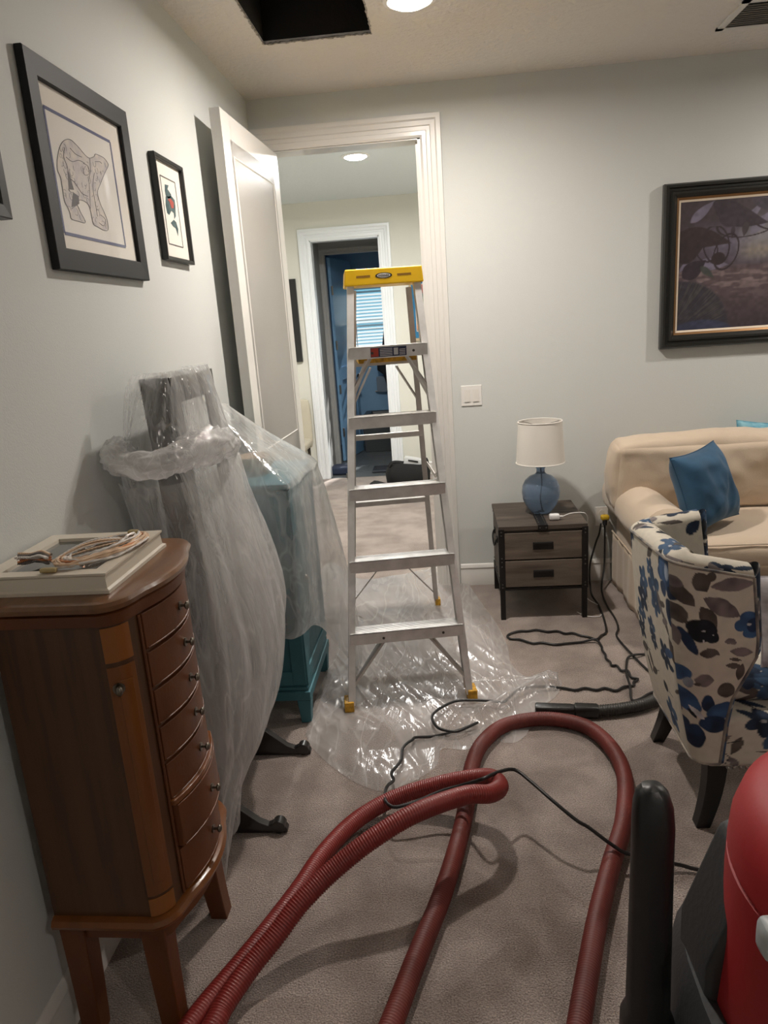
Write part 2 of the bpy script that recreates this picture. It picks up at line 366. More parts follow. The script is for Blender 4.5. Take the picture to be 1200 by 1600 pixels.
struct('trim_5', casing(FX0+.004, FX1-.004, FZ-.004, LY, 1, CPROF), mat('cool_white_trim', (.80,.83,.86), .35), smooth=False)
j2 = MB(); j2.box(FX0, FX0+.016, LY-.002, LY+.122, 0, FZ); j2.box(FX1-.016, FX1, LY-.002, LY+.122, 0, FZ); j2.box(FX0, FX1, LY-.002, LY+.122, FZ-.016, FZ)
j2o = struct('trim_6', j2, MATS['cool_white_trim'], smooth=False)
for z in (.28, .82, 1.44, 2.2):
    obj('hinge', B(FX1-.019, FX1-.016, LY+.03, LY+.075, z-.05, z+.05), CHROME, j2o)
base('baseboard_landing', (FX1+.112, LY), (LX1, LY), 0, -1)
base('baseboard_landing_left', (LX0, LY), (FX0-.112, LY), 0, -1)
# vestibule and blue bathroom
tile = mat('slate_floor_tile', (.10, .11, .115), .35, var=.15, vscale=4)
BY0, BY1 = 8.30, 9.60
struct('floor_bathroom', B(-2.0, .5, LY, BY1+.1, -.1, -.002), tile)
fb = bpy.data.objects['floor_bathroom']
for ix in range(5):
    for iy in range(7):
        x0 = -1.95+ix*.31+(.155 if iy % 2 else 0); y0 = LY+.005+iy*.305
        obj('tile', B(x0, x0+.304, y0, y0+.299, -.002, .002), tile, fb, smooth=False)
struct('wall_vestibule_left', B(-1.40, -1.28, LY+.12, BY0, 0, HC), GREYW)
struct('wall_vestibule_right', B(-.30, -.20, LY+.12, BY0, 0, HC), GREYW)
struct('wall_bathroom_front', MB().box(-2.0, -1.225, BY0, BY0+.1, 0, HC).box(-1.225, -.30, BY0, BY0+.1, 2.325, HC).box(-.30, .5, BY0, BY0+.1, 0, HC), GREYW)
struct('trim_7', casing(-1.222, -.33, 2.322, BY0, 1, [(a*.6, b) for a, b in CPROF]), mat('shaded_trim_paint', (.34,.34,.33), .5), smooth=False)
struct('wall_bathroom_left', B(-2.0, -1.9, BY0, BY1+.1, 0, HC), BLUEW)
struct('wall_bathroom_right', B(.4, .5, BY0, BY1+.1, 0, HC), BLUEW)
WX0, WX1, WZ0, WZ1 = -1.165, -.40, 1.17, 2.07
struct('wall_bathroom_back', MB().box(-2, WX0, BY1, BY1+.1, 0, HC).box(WX1, .5, BY1, BY1+.1, 0, HC).box(WX0, WX1, BY1, BY1+.1, 0, WZ0).box(WX0, WX1, BY1, BY1+.1, WZ1, HC), BLUEW)
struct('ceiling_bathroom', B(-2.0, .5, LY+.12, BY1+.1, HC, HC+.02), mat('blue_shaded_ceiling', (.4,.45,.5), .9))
wn = thing('window_1', (-.91, BY1+.05, WZ0), None, None); tag(wn, kind='structure')
fm = MB()
for a in ((WX0, WX1, WZ0, WZ0+.03), (WX0, WX1, WZ1-.03, WZ1), (WX0, WX1, 1.60, 1.63)): fm.box(a[0], a[1], BY1+.05, BY1+.09, a[2], a[3])
for a in ((WX0, WX0+.03), (WX1-.03, WX1)): fm.box(a[0], a[1], BY1+.05, BY1+.09, WZ0, WZ1)
obj('window_frame', fm, WHITEP, wn, smooth=False)
gm = GLZ
obj('window_pane', B(WX0+.03, WX1-.03, BY1+.066, BY1+.070, WZ0+.03, WZ1-.03), gm, wn, smooth=False)
# blinds
bl = thing('window_blind', (-.91, BY1-.02, WZ0), 'white slatted blind half open in front of the bright bathroom window', 'blind')
SLAT = mat('white_slat', (.84, .88, .90), .5)
obj('head_rail', B(WX0-.02, WX1+.02, BY1-.06, BY1-.005, WZ1-.02, WZ1+.03), SLAT, bl, bevel=.004)
obj('bottom_rail', B(WX0-.01, WX1+.01, BY1-.05, BY1-.015, WZ0+.0, WZ0+.02), SLAT, bl, bevel=.003)
n_sl = 21
sl0 = None
for i in range(n_sl):
    z = WZ0+.04+i*(WZ1-WZ0-.07)/(n_sl-1)
    if sl0 is None:
        mb = MB(); a = math.radians(30); c, s = math.cos(a)*.024, math.sin(a)*.024
        mb.hexa([(WX0-.01, BY1-.033-c, z+s*-1), (WX1+.01, BY1-.033-c, z-s), (WX1+.01, BY1-.033+c, z+s), (WX0-.01, BY1-.033+c, z+s),
                 (WX0-.01, BY1-.033-c, z-s+.003), (WX1+.01, BY1-.033-c, z-s+.003), (WX1+.01, BY1-.033+c, z+s+.003), (WX0-.01, BY1-.033+c, z+s+.003)])
        sl0 = obj('slat', mb, SLAT, bl, smooth=False); z00 = z
    else:
        q = sl0.copy(); COL.objects.link(q); q.parent = bl; q.location = (0, 0, z-z00)
for x in (WX0+.10, WX1-.10):
    obj('ladder_tape', B(x-.006, x+.006, BY1-.062, BY1-.060, WZ0+.02, WZ1), SLAT, bl, smooth=False)
obj('pull_cord', MB().tube([(WX0+.055, BY1-.066, WZ1-.02), (WX0+.06, BY1-.066, WZ1-.5)], .003, 6), BLUEW, bl)
# blue door leaf in the second opening
bd = thing('door_2', (-1.215, 8.42, 0), None, None, math.radians(78)); tag(bd, kind='structure')
BLD = mat('blue_door_gloss', (.18, .34, .54), .25, coat=.4)
def bloc(u, t, z): return tuple(FR[bd] @ Vector((u, t, z)))
mb = MB()
def bb(u0, u1, t0, t1, z0, z1): mb.hexa([bloc(u0,t0,z0), bloc(u1,t0,z0), bloc(u1,t1,z0), bloc(u0,t1,z0), bloc(u0,t0,z1), bloc(u1,t0,z1), bloc(u1,t1,z1), bloc(u0,t1,z1)])
bb(.1, .6, -.028, -.007, .1, 2.2)
for u0, u1, z0, z1 in ((0, .11, .01, 2.30), (.59, .70, .01, 2.30), (.11, .59, .01, .22), (.11, .59, .95, 1.1), (.11, .59, 2.17, 2.30)): bb(u0, u1, -.035, 0, z0, z1)
obj('door_slab', mb, BLD, bd, smooth=False)
for z in (.35, .85, 1.35, 1.95):
    obj('hinge', MB().tube([bloc(-.008, -.04, z-.05), bloc(-.008, -.04, z+.05)], .011, 8), CHROME, bd)
obj('door_knob', MB().ball(bloc(.64, -.065, .95), .03, 12), BLACK, bd)
# ------------------------------------------------------------------ ceiling lights (body, lens and their own lamp)
LENS = emit('lit_diffuser', (1.0, .95, .90), 16)
def downlight(x, y, z, watts, label, r=.082, col=WARM):
    t = thing('ceiling_light', (x, y, z), label, 'light', group='recessed ceiling lights')
    obj('trim_ring', MB().lathe([(r+.022, 0), (r+.020, -.006), (r+.004, -.010), (r-.002, -.006), (r-.004, .0)], (x, y, z), 40), WHITEP, t)
    obj('lens', MB().lathe([(r-.004, -.005), (r*.92, -.014), (r*.75, -.021), (r*.45, -.026), (.004, -.028)], (x, y, z), 40), LENS, t)
    ld = bpy.data.lights.new('lamp', 'AREA'); ld.shape = 'DISK'; ld.size = .11; ld.energy = watts; ld.color = col; ld.spread = math.radians(175)
    lo = bpy.data.objects.new('lamp', ld); COL.objects.link(lo); lo.location = (0, 0, -.034); lo.parent = t
    return t
downlight(-.055, 3.13, HC, ROOM_WATTS, 'round recessed ceiling light shining beside the open attic hatch')
downlight(2.55, 3.25, HC, ROOM_WATTS*.75, 'round recessed ceiling light at the far right side of the room')
downlight(1.3, -.55, HC, ROOM_WATTS*.34, 'unseen round ceiling light added as fill for the near half of the room')  # added fill light behind the camera, brightens surfaces facing it
downlight(-.545, 5.66, HC, HALL_WATTS, 'round ceiling light glowing in the landing beyond the doorway', col=(1, .97, .93))
# ceiling register
vt = thing('ceiling_vent', (1.5, 3.65, HC), 'white framed ceiling air register with dark louvres by back wall', 'vent')
vm = MB(); X0, X1, Y0, Y1 = 1.298, 1.72, 3.48, 3.808
for a in ((X0, X0+.03, Y0, Y1), (X1-.03, X1, Y0, Y1), (X0, X1, Y0, Y0+.03), (X0, X1, Y1-.03, Y1)): vm.box(*a, HC-.008, HC)
obj('frame', vm, TRIM, vt, smooth=False)
obj('backing', B(X0+.02, X1-.02, Y0+.02, Y1-.02, HC-.002, HC-.001), mat('duct_dark', (.08,.075,.07), .8), vt, smooth=False)
LOU = mat('vent_louvre_grey', (.42, .40, .37), .5)
lv = None
for i in range(11):
    y = Y0+.045+i*.0235
    if lv is None:
        mb = MB().hexa([(X0+.03, y, HC-.012), (X1-.03, y, HC-.012), (X1-.03, y+.003, HC-.012), (X0+.03, y+.003, HC-.012), (X0+.03, y+.012, HC-.002), (X1-.03, y+.012, HC-.002), (X1-.03, y+.015, HC-.002), (X0+.03, y+.015, HC-.002)])
        lv = obj('louvre', mb, LOU, vt, smooth=False)
    else:
        q = lv.copy(); COL.objects.link(q); q.parent = vt; q.location = (0, i*.0235, 0)
# measured paths and outlines, in metres
HOSE_LOOP = [(-0.687,1.144,0.03),(-0.671,1.215,0.03),(-0.647,1.276,0.03),(-0.621,1.339,0.03),(-0.55,1.493,0.03),(-0.475,1.678,0.03),(-0.424,1.819,0.035),(-0.342,1.961,0.04),(-0.223,2.044,0.06),(-0.084,2.056,0.1),(0.03,2.034,0.14),(0.096,2.0,0.165),(0.116,1.92,0.19),(0.082,1.852,0.215),(0.007,1.811,0.24),(-0.128,1.718,0.255),(-0.249,1.655,0.22),(-0.351,1.599,0.17),(-0.429,1.532,0.13),(-0.486,1.465,0.09),(-0.539,1.4,0.06),(-0.582,1.317,0.04),(-0.592,1.273,0.035),(-0.617,1.187,0.03),(-0.622,1.119,0.03)]
HOSE_BIG = [(-0.238,1.09,0.03),(-0.209,1.209,0.03),(-0.183,1.284,0.03),(-0.133,1.454,0.03),(-0.068,1.662,0.03),(-0.013,1.891,0.03),(0.023,2.107,0.03),(0.043,2.268,0.03),(0.089,2.407,0.03),(0.182,2.523,0.03),(0.335,2.563,0.03),(0.472,2.512,0.03),(0.54,2.384,0.03),(0.553,2.199,0.03),(0.498,1.972,0.03),(0.417,1.781,0.03),(0.342,1.596,0.03),(0.281,1.422,0.03),(0.237,1.291,0.03),(0.203,1.177,0.03)]
CORD_WAVY = [(0.877,4.11,0.359),(0.862,4.09,0.3),(0.842,4.08,0.253),(0.807,4.05,0.152),(0.795,4.02,0.092),(0.791,3.98,0.029),(0.771,3.83,0.03),(0.788,3.724,0.008),(0.776,3.544,0.008),(0.754,3.395,0.008),(0.72,3.352,0.008),(0.689,3.31,0.008),(0.656,3.342,0.008),(0.622,3.36,0.008),(0.59,3.392,0.008),(0.552,3.388,0.008),(0.519,3.421,0.008),(0.468,3.417,0.008),(0.417,3.444,0.008),(0.374,3.432,0.008),(0.333,3.435,0.008),(0.292,3.415,0.008),(0.267,3.386,0.008),(0.276,3.348,0.008),(0.322,3.337,0.008),(0.379,3.289,0.008),(0.426,3.293,0.008),(0.483,3.268,0.008),(0.549,3.277,0.008),(0.618,3.287,0.008),(0.679,3.29,0.018),(0.697,3.231,0.008),(0.691,3.191,0.008),(0.696,3.143,0.008),(0.69,3.104,0.008),(0.7,3.071,0.008),(0.7,3.034,0.008),(0.722,3.032,0.008),(0.73,2.983,0.008),(0.755,2.97,0.014),(0.757,2.922,0.008),(0.782,2.903,0.008),(0.756,2.876,0.008),(0.749,2.848,0.008),(0.707,2.839,0.008),(0.666,2.809,0.008),(0.626,2.833,0.008),(0.588,2.818,0.008),(0.544,2.837,0.008),(0.501,2.822,0.008),(0.454,2.841,0.008),(0.372,2.835,0.02),(0.297,2.815,0.03),(0.254,2.789,0.03),(0.214,2.733,0.03),(0.187,2.697,0.03),(0.133,2.71,0.03),(0.06,2.719,0.03),(0.002,2.716,0.03),(-0.039,2.692,0.03),(-0.083,2.644,0.03),(-0.104,2.591,0.03),(-0.083,2.519,0.03),(-0.041,2.49,0.03),(0.001,2.489,0.03),(0.075,2.546,0.03),(0.009,2.527,0.012),(-0.091,2.485,0.012),(-0.164,2.466,0.02),(-0.177,2.433,0.03),(-0.198,2.408,0.03),(-0.211,2.371,0.03),(-0.213,2.306,0.03),(-0.227,2.267,0.03),(-0.243,2.226,0.03),(-0.233,2.185,0.03),(-0.248,2.129,0.05),(-0.253,2.078,0.06),(-0.244,2.004,0.08),(-0.216,1.962,0.09),(-0.181,1.964,0.095),(-0.145,1.973,0.1),(-0.063,1.998,0.12),(0.009,1.987,0.15),(0.065,1.923,0.215),(0.119,1.979,0.2),(0.17,2.017,0.18),(0.214,1.971,0.17),(0.268,1.901,0.155),(0.33,1.849,0.125),(0.365,1.841,0.105),(0.422,1.807,0.075),(0.473,1.795,0.05),(0.606,1.789,0.02),(0.649,1.781,0.012),(0.705,1.77,0.012)]
CORD_STRAIGHT = [(0.898,4.11,0.358),(0.895,4.09,0.24),(0.884,4.05,0.117),(0.848,3.945,0.04),(0.841,3.879,0.008),(0.831,3.72,0.008),(0.833,3.539,0.008),(0.82,3.428,0.008),(0.792,3.332,0.008),(0.813,3.149,0.008),(0.841,2.994,0.008),(0.871,2.904,0.008)]
CORD_HOOK = [(0.94,3.147,0.008),(0.868,3.138,0.008),(0.822,3.114,0.018),(0.792,3.111,0.008),(0.77,3.054,0.008),(0.741,2.937,0.016),(0.729,2.831,0.018),(0.712,2.732,0.008),(0.746,2.736,0.008),(0.799,2.781,0.008),(0.855,2.805,0.008)]
NOZZLE = [(0.31,2.645,0.028),(0.371,2.642,0.028),(0.468,2.623,0.028),(0.554,2.615,0.028)]
NOZZLE_HOSE = [(0.542,2.615,0.028),(0.631,2.626,0.028),(0.724,2.651,0.028),(0.789,2.688,0.028),(0.863,2.747,0.028),(0.95,2.779,0.028)]
SHEET = [(-0.607,2.522),(-0.616,2.667),(-0.612,2.911),(-0.61,3.129),(-0.64,3.417),(-0.719,3.76),(-0.853,4.406),(-0.804,4.656),(-0.59,4.317),(-0.347,4.349),(-0.019,4.495),(0.077,4.243),(0.155,3.868),(0.222,3.55),(0.254,3.279),(0.259,3.076),(0.33,2.937),(0.423,2.962),(0.457,2.896),(0.411,2.777),(0.323,2.668),(0.257,2.492),(0.198,2.442),(0.115,2.453),(0.029,2.405),(-0.067,2.408),(-0.082,2.315),(-0.136,2.24),(-0.202,2.194),(-0.267,2.16),(-0.361,2.205),(-0.467,2.306),(-0.559,2.423)]
BEAR = [(1.937,2.023),(1.961,2.057),(1.991,2.08),(2.028,2.091),(2.064,2.084),(2.103,2.069),(2.13,2.066),(2.162,2.077),(2.169,2.084),(2.19,2.086),(2.225,2.085),(2.247,2.075),(2.245,2.066),(2.213,2.041),(2.169,2.003),(2.146,1.98),(2.151,1.954),(2.168,1.932),(2.181,1.912),(2.179,1.885),(2.148,1.88),(2.111,1.885),(2.088,1.889),(2.084,1.905),(2.082,1.925),(2.074,1.939),(2.048,1.944),(2.025,1.942),(2.008,1.93),(2.019,1.912),(2.038,1.893),(2.034,1.886),(2.0,1.886),(1.962,1.887),(1.959,1.9),(1.951,1.914),(1.94,1.928),(1.94,1.961),(1.94,1.983),(1.93,2.0)]
BEAR_DARK = [[(1.987,2.012),(1.993,1.997),(2.003,1.964),(1.975,1.961)],[(1.996,1.957),(2.024,1.952),(2.021,1.932),(1.973,1.917)]]
BEAR_LINES = [[(1.989,2.063),(1.976,2.038),(1.987,2.012),(1.975,1.961),(1.987,1.956)],[(2.13,2.066),(2.121,2.031),(2.104,2.008),(2.096,1.975),(2.084,1.929)],[(1.989,2.041),(2.02,2.036),(2.059,2.047),(2.094,2.046)],[(2.085,2.044),(2.111,2.041),(2.108,2.021),(2.079,2.015),(2.078,2.031)],[(2.145,2.031),(2.121,1.991),(2.12,1.95),(2.121,1.913)],[(1.995,1.989),(2.018,1.982),(2.046,1.963),(2.081,1.96)],[(2.02,2.069),(2.046,2.06),(2.081,2.059)],[(2.162,2.063),(2.193,2.069),(2.203,2.066)],[(1.972,1.913),(2.006,1.926),(2.019,1.912)],[(2.143,1.92),(2.17,1.911),(2.153,1.892),(2.125,1.897)]]
BEAR_BORDER = [(1.916,2.144),(2.294,2.137),(2.277,1.842),(1.904,1.852)]
BEAR_MAT = [(1.884,2.189),(2.359,2.188),(2.339,1.796),(1.87,1.806)]
BIRD = [[(2.714,2.095),(2.752,2.098),(2.736,2.083),(2.765,2.07),(2.767,2.061),(2.729,2.05),(2.708,2.058),(2.707,2.073)],[(2.707,2.055),(2.771,2.063),(2.796,2.055),(2.796,2.033),(2.786,1.998),(2.769,1.987),(2.769,2.007),(2.746,2.012),(2.719,1.994),(2.7,1.998),(2.695,2.024)],[(2.724,1.968),(2.759,1.983),(2.782,1.977),(2.794,1.955),(2.784,1.93),(2.769,1.955),(2.745,1.958)]]
BIRD_RED = [[(2.719,2.046),(2.755,2.054),(2.78,2.044),(2.774,2.024),(2.75,2.021),(2.737,2.041)]]
BIRD_LINE = [(2.675,2.12),(2.821,2.116),(2.825,1.891),(2.674,1.894)]
FLORAL = [(0.566,0.843,0.0395,0.0296,-20,(0.035,0.085,0.19)),(0.543,0.808,0.0247,0.0346,-80,(0.035,0.085,0.19)),(0.591,0.795,0.0395,0.0296,-30,(0.035,0.085,0.19)),(0.554,0.762,0.0247,0.0222,0,(0.012,0.03,0.075)),(0.612,0.765,0.0247,0.0208,0,(0.012,0.03,0.075)),(0.586,0.822,0.0124,0.0247,0,(0.3,0.36,0.45)),(0.691,0.812,0.0296,0.0257,-60,(0.085,0.068,0.06)),(0.718,0.827,0.0148,0.0148,0,(0.085,0.068,0.06)),(0.776,0.801,0.0553,0.0198,3,(0.17,0.14,0.14)),(0.749,0.736,0.0534,0.0237,-30,(0.17,0.14,0.14)),(0.645,0.772,0.0395,0.0198,-45,(0.085,0.068,0.06)),(0.624,0.807,0.0222,0.0173,-20,(0.17,0.14,0.14)),(0.714,0.706,0.0371,0.0208,-55,(0.085,0.068,0.06)),(0.699,0.666,0.0385,0.0306,-10,(0.006,0.01,0.016)),(0.677,0.68,0.0198,0.0198,0,(0.006,0.01,0.016)),(0.727,0.646,0.0173,0.0173,0,(0.006,0.01,0.016)),(0.702,0.666,0.0059,0.003,0,(0.5,0.5,0.52)),(0.703,0.636,0.003,0.0044,0,(0.5,0.5,0.52)),(0.729,0.654,0.0025,0.002,0,(0.5,0.5,0.52)),(0.599,0.699,0.042,0.0257,-70,(0.012,0.03,0.075)),(0.632,0.714,0.0346,0.0247,-45,(0.085,0.068,0.06)),(0.664,0.632,0.042,0.0128,-60,(0.012,0.03,0.075)),(0.635,0.644,0.0306,0.0128,-75,(0.17,0.14,0.14)),(0.719,0.597,0.0237,0.0148,0,(0.085,0.068,0.06)),(0.731,0.603,0.0198,0.0089,-30,(0.085,0.068,0.06)),(0.822,0.702,0.0222,0.0188,0,(0.035,0.085,0.19)),(0.806,0.681,0.0188,0.0173,0,(0.035,0.085,0.19)),(0.831,0.659,0.0198,0.0173,0,(0.035,0.085,0.19)),(0.835,0.68,0.0148,0.0198,0,(0.012,0.03,0.075)),(0.825,0.683,0.0069,0.0044,0,(0.5,0.5,0.52)),(0.775,0.634,0.0138,0.0089,10,(0.17,0.14,0.14)),(0.785,0.628,0.0089,0.0069,0,(0.17,0.14,0.14)),(0.808,0.6,0.0296,0.0138,-5,(0.17,0.14,0.14)),(0.793,0.576,0.0168,0.0049,-10,(0.085,0.068,0.06)),(0.789,0.557,0.0208,0.0089,-5,(0.085,0.068,0.06)),(0.809,0.537,0.0247,0.0119,-100,(0.085,0.068,0.06)),(0.654,0.528,0.0222,0.0188,0,(0.035,0.085,0.19)),(0.644,0.517,0.0148,0.0222,0,(0.035,0.085,0.19)),(0.672,0.499,0.0124,0.0173,0,(0.25,0.28,0.34)),(0.711,0.512,0.0247,0.0208,0,(0.17,0.14,0.14)),(0.694,0.498,0.0099,0.0069,0,(0.085,0.068,0.06)),(0.773,0.479,0.0247,0.0257,-30,(0.085,0.068,0.06)),(0.669,0.437,0.0445,0.0257,-50,(0.035,0.085,0.19)),(0.64,0.42,0.042,0.0148,-55,(0.012,0.03,0.075)),(0.726,0.435,0.0272,0.0168,-75,(0.012,0.03,0.075)),(0.767,0.411,0.042,0.0257,15,(0.035,0.085,0.19)),(0.747,0.366,0.0371,0.0272,-5,(0.012,0.03,0.075)),(0.701,0.32,0.0385,0.0227,-82,(0.012,0.03,0.075)),(0.667,0.356,0.0178,0.0198,0,(0.012,0.03,0.075)),(0.698,0.402,0.0272,0.0079,-45,(0.5,0.5,0.52)),(0.688,0.396,0.0173,0.0044,-50,(0.006,0.01,0.016)),(0.593,0.574,0.042,0.0178,-65,(0.085,0.068,0.06)),(0.622,0.576,0.0247,0.0089,-60,(0.17,0.14,0.14)),(0.557,0.553,0.0148,0.0346,-70,(0.035,0.085,0.19)),(0.565,0.508,0.0099,0.0247,-80,(0.012,0.03,0.075)),(0.531,0.702,0.0099,0.0296,-80,(0.085,0.068,0.06)),(0.547,0.652,0.0124,0.0296,-70,(0.17,0.14,0.14)),(0.592,0.444,0.0069,0.0296,-60,(0.085,0.068,0.06))]
# ------------------------------------------------------------------ wall art
def wall_frame(name, label, y0, y1, z0, z1, rail, depth, mt, tilt=0):
    """framed picture on the left wall: returns the thing"""
    t = thing(name, (XL, (y0+y1)/2, z0), label, 'picture', group='framed pictures on the left wall')
    x0 = XL+.002; xf = XL+depth; mb = MB()
    rings = []
    for ins, x in ((0, x0), (0, xf-.002), (.002, xf), (rail-.003, xf-.001), (rail, xf-.004), (rail, x0+.008), (rail, x0)):
        rings.append([(x, y0+ins, z0+ins), (x, y1-ins, z0+ins), (x, y1-ins, z1-ins), (x, y0+ins, z1-ins)])
    for i in range(len(rings)-1):
        for j in range(4): mb.add([rings[i][j], rings[i][(j+1) % 4], rings[i+1][(j+1) % 4], rings[i+1][j]], [(0,1,2,3)])
    obj('frame', mb, mt, t, smooth=False, weld=.00001)
    return t
def poly_yz(pts, x, dx=.0004): return MB().prism([(x, y, z) for y, z in pts], (dx, 0, 0))
PAPER = mat('mat_board_cream', (.74, .70, .64), .9); PAPER2 = mat('print_paper', (.72, .70, .66), .9)
NAVY = mat('blue_grey_line', (.09, .10, .20), .8)
BFM = mat('charcoal_satin_frame', (.022, .023, .024), .55, spec=.22)
bp = wall_frame('picture_frame', 'large charcoal framed line drawing of a standing bear on left wall', 1.833, 2.415, 1.753, 2.253, .055, .022, BFM)
obj('mat_board', B(XL+.006, XL+.009, 1.885, 2.362, 1.806, 2.20), PAPER, bp, smooth=False)
def border(pts, w_, x, mt, par):
    mb = MB(); (ya, za) = pts[0]; n = len(pts)
    for i in range(n):
        a, b = pts[i], pts[(i+1) % n]; mb.bar((x, *a), (x, *b), w_, .0006, up=(1, 0, 0))
    return mb
bb_ = [(1.928, 2.142), (2.352, 2.142), (2.352, 1.862), (1.928, 1.862)]
bb_ = [(1.913, 2.141), (2.287, 2.141), (2.287, 1.847), (1.913, 1.847)]
obj('border_line', border(bb_, .008, XL+.0098, NAVY, bp), NAVY, bp, smooth=False)
obj('print_paper', B(XL+.0088, XL+.0094, bb_[0][0], bb_[1][0], bb_[2][1], bb_[0][1]), PAPER2, bp, smooth=False)
def fit(pts, src, dst):
    (a, b, c, d), (e, f, g, h) = src, dst
    return [(e+(y-a)/(b-a)*(f-e), g+(z-c)/(d-c)*(h-g)) for y, z in pts]
BS = (1.91, 2.285, 1.845, 2.14); BD = BS
BGREY = mat('pencil_wash_grey', (.47, .44, .46), .9, col2=(.64, .59, .53), vscale=36)
obj('bear_drawing', poly_yz(fit(BEAR, BS, BD), XL+.0096), BGREY, bp, smooth=False)
dk = MB()
for pg in BEAR_DARK:
    q = poly_yz(fit(pg, BS, BD), XL+.0100); dk.add(q.v, q.f)
obj('dark_wash', dk, mat('ink_wash_dark', (.12, .11, .12), .9), bp, smooth=False)
ln = MB()
for l in BEAR_LINES+[BEAR+[BEAR[0]]]:
    P = [(XL+.0103, y, z) for y, z in fit(l, BS, BD)]; ln.tube(catmull(P, 4), .0008, 5)
def inside(y, z, pg):
    c_ = False
    for i in range(len(pg)):
        (a, b), (c, d) = pg[i], pg[i-1]
        if (b > z) != (d > z) and y < (c-a)*(z-b)/(d-b)+a: c_ = not c_
    return c_
rb2 = random.Random(6); n_ = 0
while n_ < 75:
    y, z = rb2.uniform(1.94, 2.26), rb2.uniform(1.87, 2.08)
    if not inside(y, z, BEAR): continue
    a = rb2.uniform(0, 2*PI); r_ = rb2.uniform(.004, .010); k_ = rb2.uniform(1.5, 4.5); n_ += 1
    pts = [(XL+.0100, y+r_*math.cos(a+t*k_/6), z+r_*math.sin(a+t*k_/6)) for t in range(7)]
    if all(inside(q[1], q[2], BEAR) for q in pts): ln.tube(pts, .0005, 4)
ln.ball((XL+.0100, 2.205, 2.046), .0022, 8, (.2,1,1))
obj('ink_line', ln, mat('ink_line_grey', (.20, .19, .20), .9), bp)
obj('glazing', MB().add([(XL+.014,1.885,1.806),(XL+.014,2.362,1.806),(XL+.014,2.362,2.20),(XL+.014,1.885,2.20)],[(0,1,2,3)]), GLZ, bp, smooth=False)
sp = wall_frame('picture_frame', 'small thin black framed bird print beside the open door', 2.610, 2.896, 1.834, 2.183, .014, .024, BLACK)
obj('mat_board', B(XL+.006, XL+.009, 2.622, 2.884, 1.846, 2.171), mat('mat_board_white', (.80,.77,.71), .9), sp, smooth=False)
obj('border_line', border([(2.676,2.119),(2.824,2.119),(2.824,1.893),(2.676,1.893)], .0035, XL+.0098, NAVY, sp), mat('thin_grey_line', (.12,.11,.11), .9), sp, smooth=False)
TEALI = mat('dark_teal_ink', (.03, .07, .08), .9, col2=(.12,.17,.17), vscale=40); REDI = mat('brick_red_ink', (.42, .09, .07), .9)
SS = (2.66, 2.83, 1.885, 2.12); SD = SS
mb = MB()
for pg in BIRD: q = poly_yz(fit(pg, SS, SD), XL+.0094); mb.add(q.v, q.f)
obj('bird_print', mb, TEALI, sp, smooth=False)
mb = MB()
for pg in BIRD_RED: q = poly_yz(fit(pg, SS, SD), XL+.0100); mb.add(q.v, q.f)
obj('red_wing', mb, REDI, sp, smooth=False)
lp = wall_frame('picture_frame', 'dark framed picture cut off at the left edge, nearest the camera', 1.20, 1.646, 1.845, 2.22, .03, .03, BLACK)
obj('mat_board', B(XL+.010, XL+.013, 1.23, 1.62, 1.875, 2.19), PAPER, lp, smooth=False)
# painting on the back wall
def painted(name, x0, x1, y, z0, z1, res, fn, mt, par, thick=.004):
    nu = int((x1-x0)/res); nv = int((z1-z0)/res); mb = MB().grid(lambda u, v: (x0+(x1-x0)*u, y, z0+(z1-z0)*v), nu, nv)
    A = np.array(mb.v); col = fn((A[:,0]-x0)/(z1-z0), (A[:,2]-z0)/(z1-z0))
    k = len(mb.v); mb.add([(x0,y,z0),(x1,y,z0),(x1,y,z1),(x0,y,z1),(x0,y+thick,z0),(x1,y+thick,z0),(x1,y+thick,z1),(x0,y+thick,z1)], [(4,7,6,5),(0,4,5,1),(1,5,6,2),(2,6,7,3),(3,7,4,0)])
    col = np.vstack([col, np.tile(col[:1], (8, 1))]); return obj(name, mb, mt, par, smooth=False, colors=col)
def vnoise(u, v, s, seed=0):
    rs = np.random.RandomState(seed); n = 64; g = rs.rand(n, n); x = (u*s) % (n-1); y = (v*s) % (n-1)
    i = x.astype(int); j = y.astype(int); fx = x-i; fy = y-j; fx = fx*fx*(3-2*fx); fy = fy*fy*(3-2*fy)
    return (g[i, j]*(1-fx)+g[i+1, j]*fx)*(1-fy)+(g[i, j+1]*(1-fx)+g[i+1, j+1]*fx)*fy
def mixc(c, m_, col): return c*(1-m_[:, None])+np.array(col)[None, :]*m_[:, None]
def ell(u, v, cx, cy, a, b, ang):
    t = math.radians(ang); dx, dy = u-cx, v-cy; x = dx*math.cos(t)+dy*math.sin(t); y = -dx*math.sin(t)+dy*math.cos(t); return (x/a)**2+(y/b)**2
def leafm(u, v, x0, y0, x1, y1, w_, bend=0):
    L_ = math.hypot(x1-x0, y1-y0); cx, cy = (x1-x0)/L_, (y1-y0)/L_; t = ((u-x0)*cx+(v-y0)*cy)/L_; d = -(u-x0)*cy+(v-y0)*cx
    d = d-bend*4*t*(1-t); tt = np.clip(t, 0, 1); prof = w_*np.sin(PI*tt**.7)
    return np.clip((prof-np.abs(d))/.006, 0, 1)*((t > 0) & (t < 1))
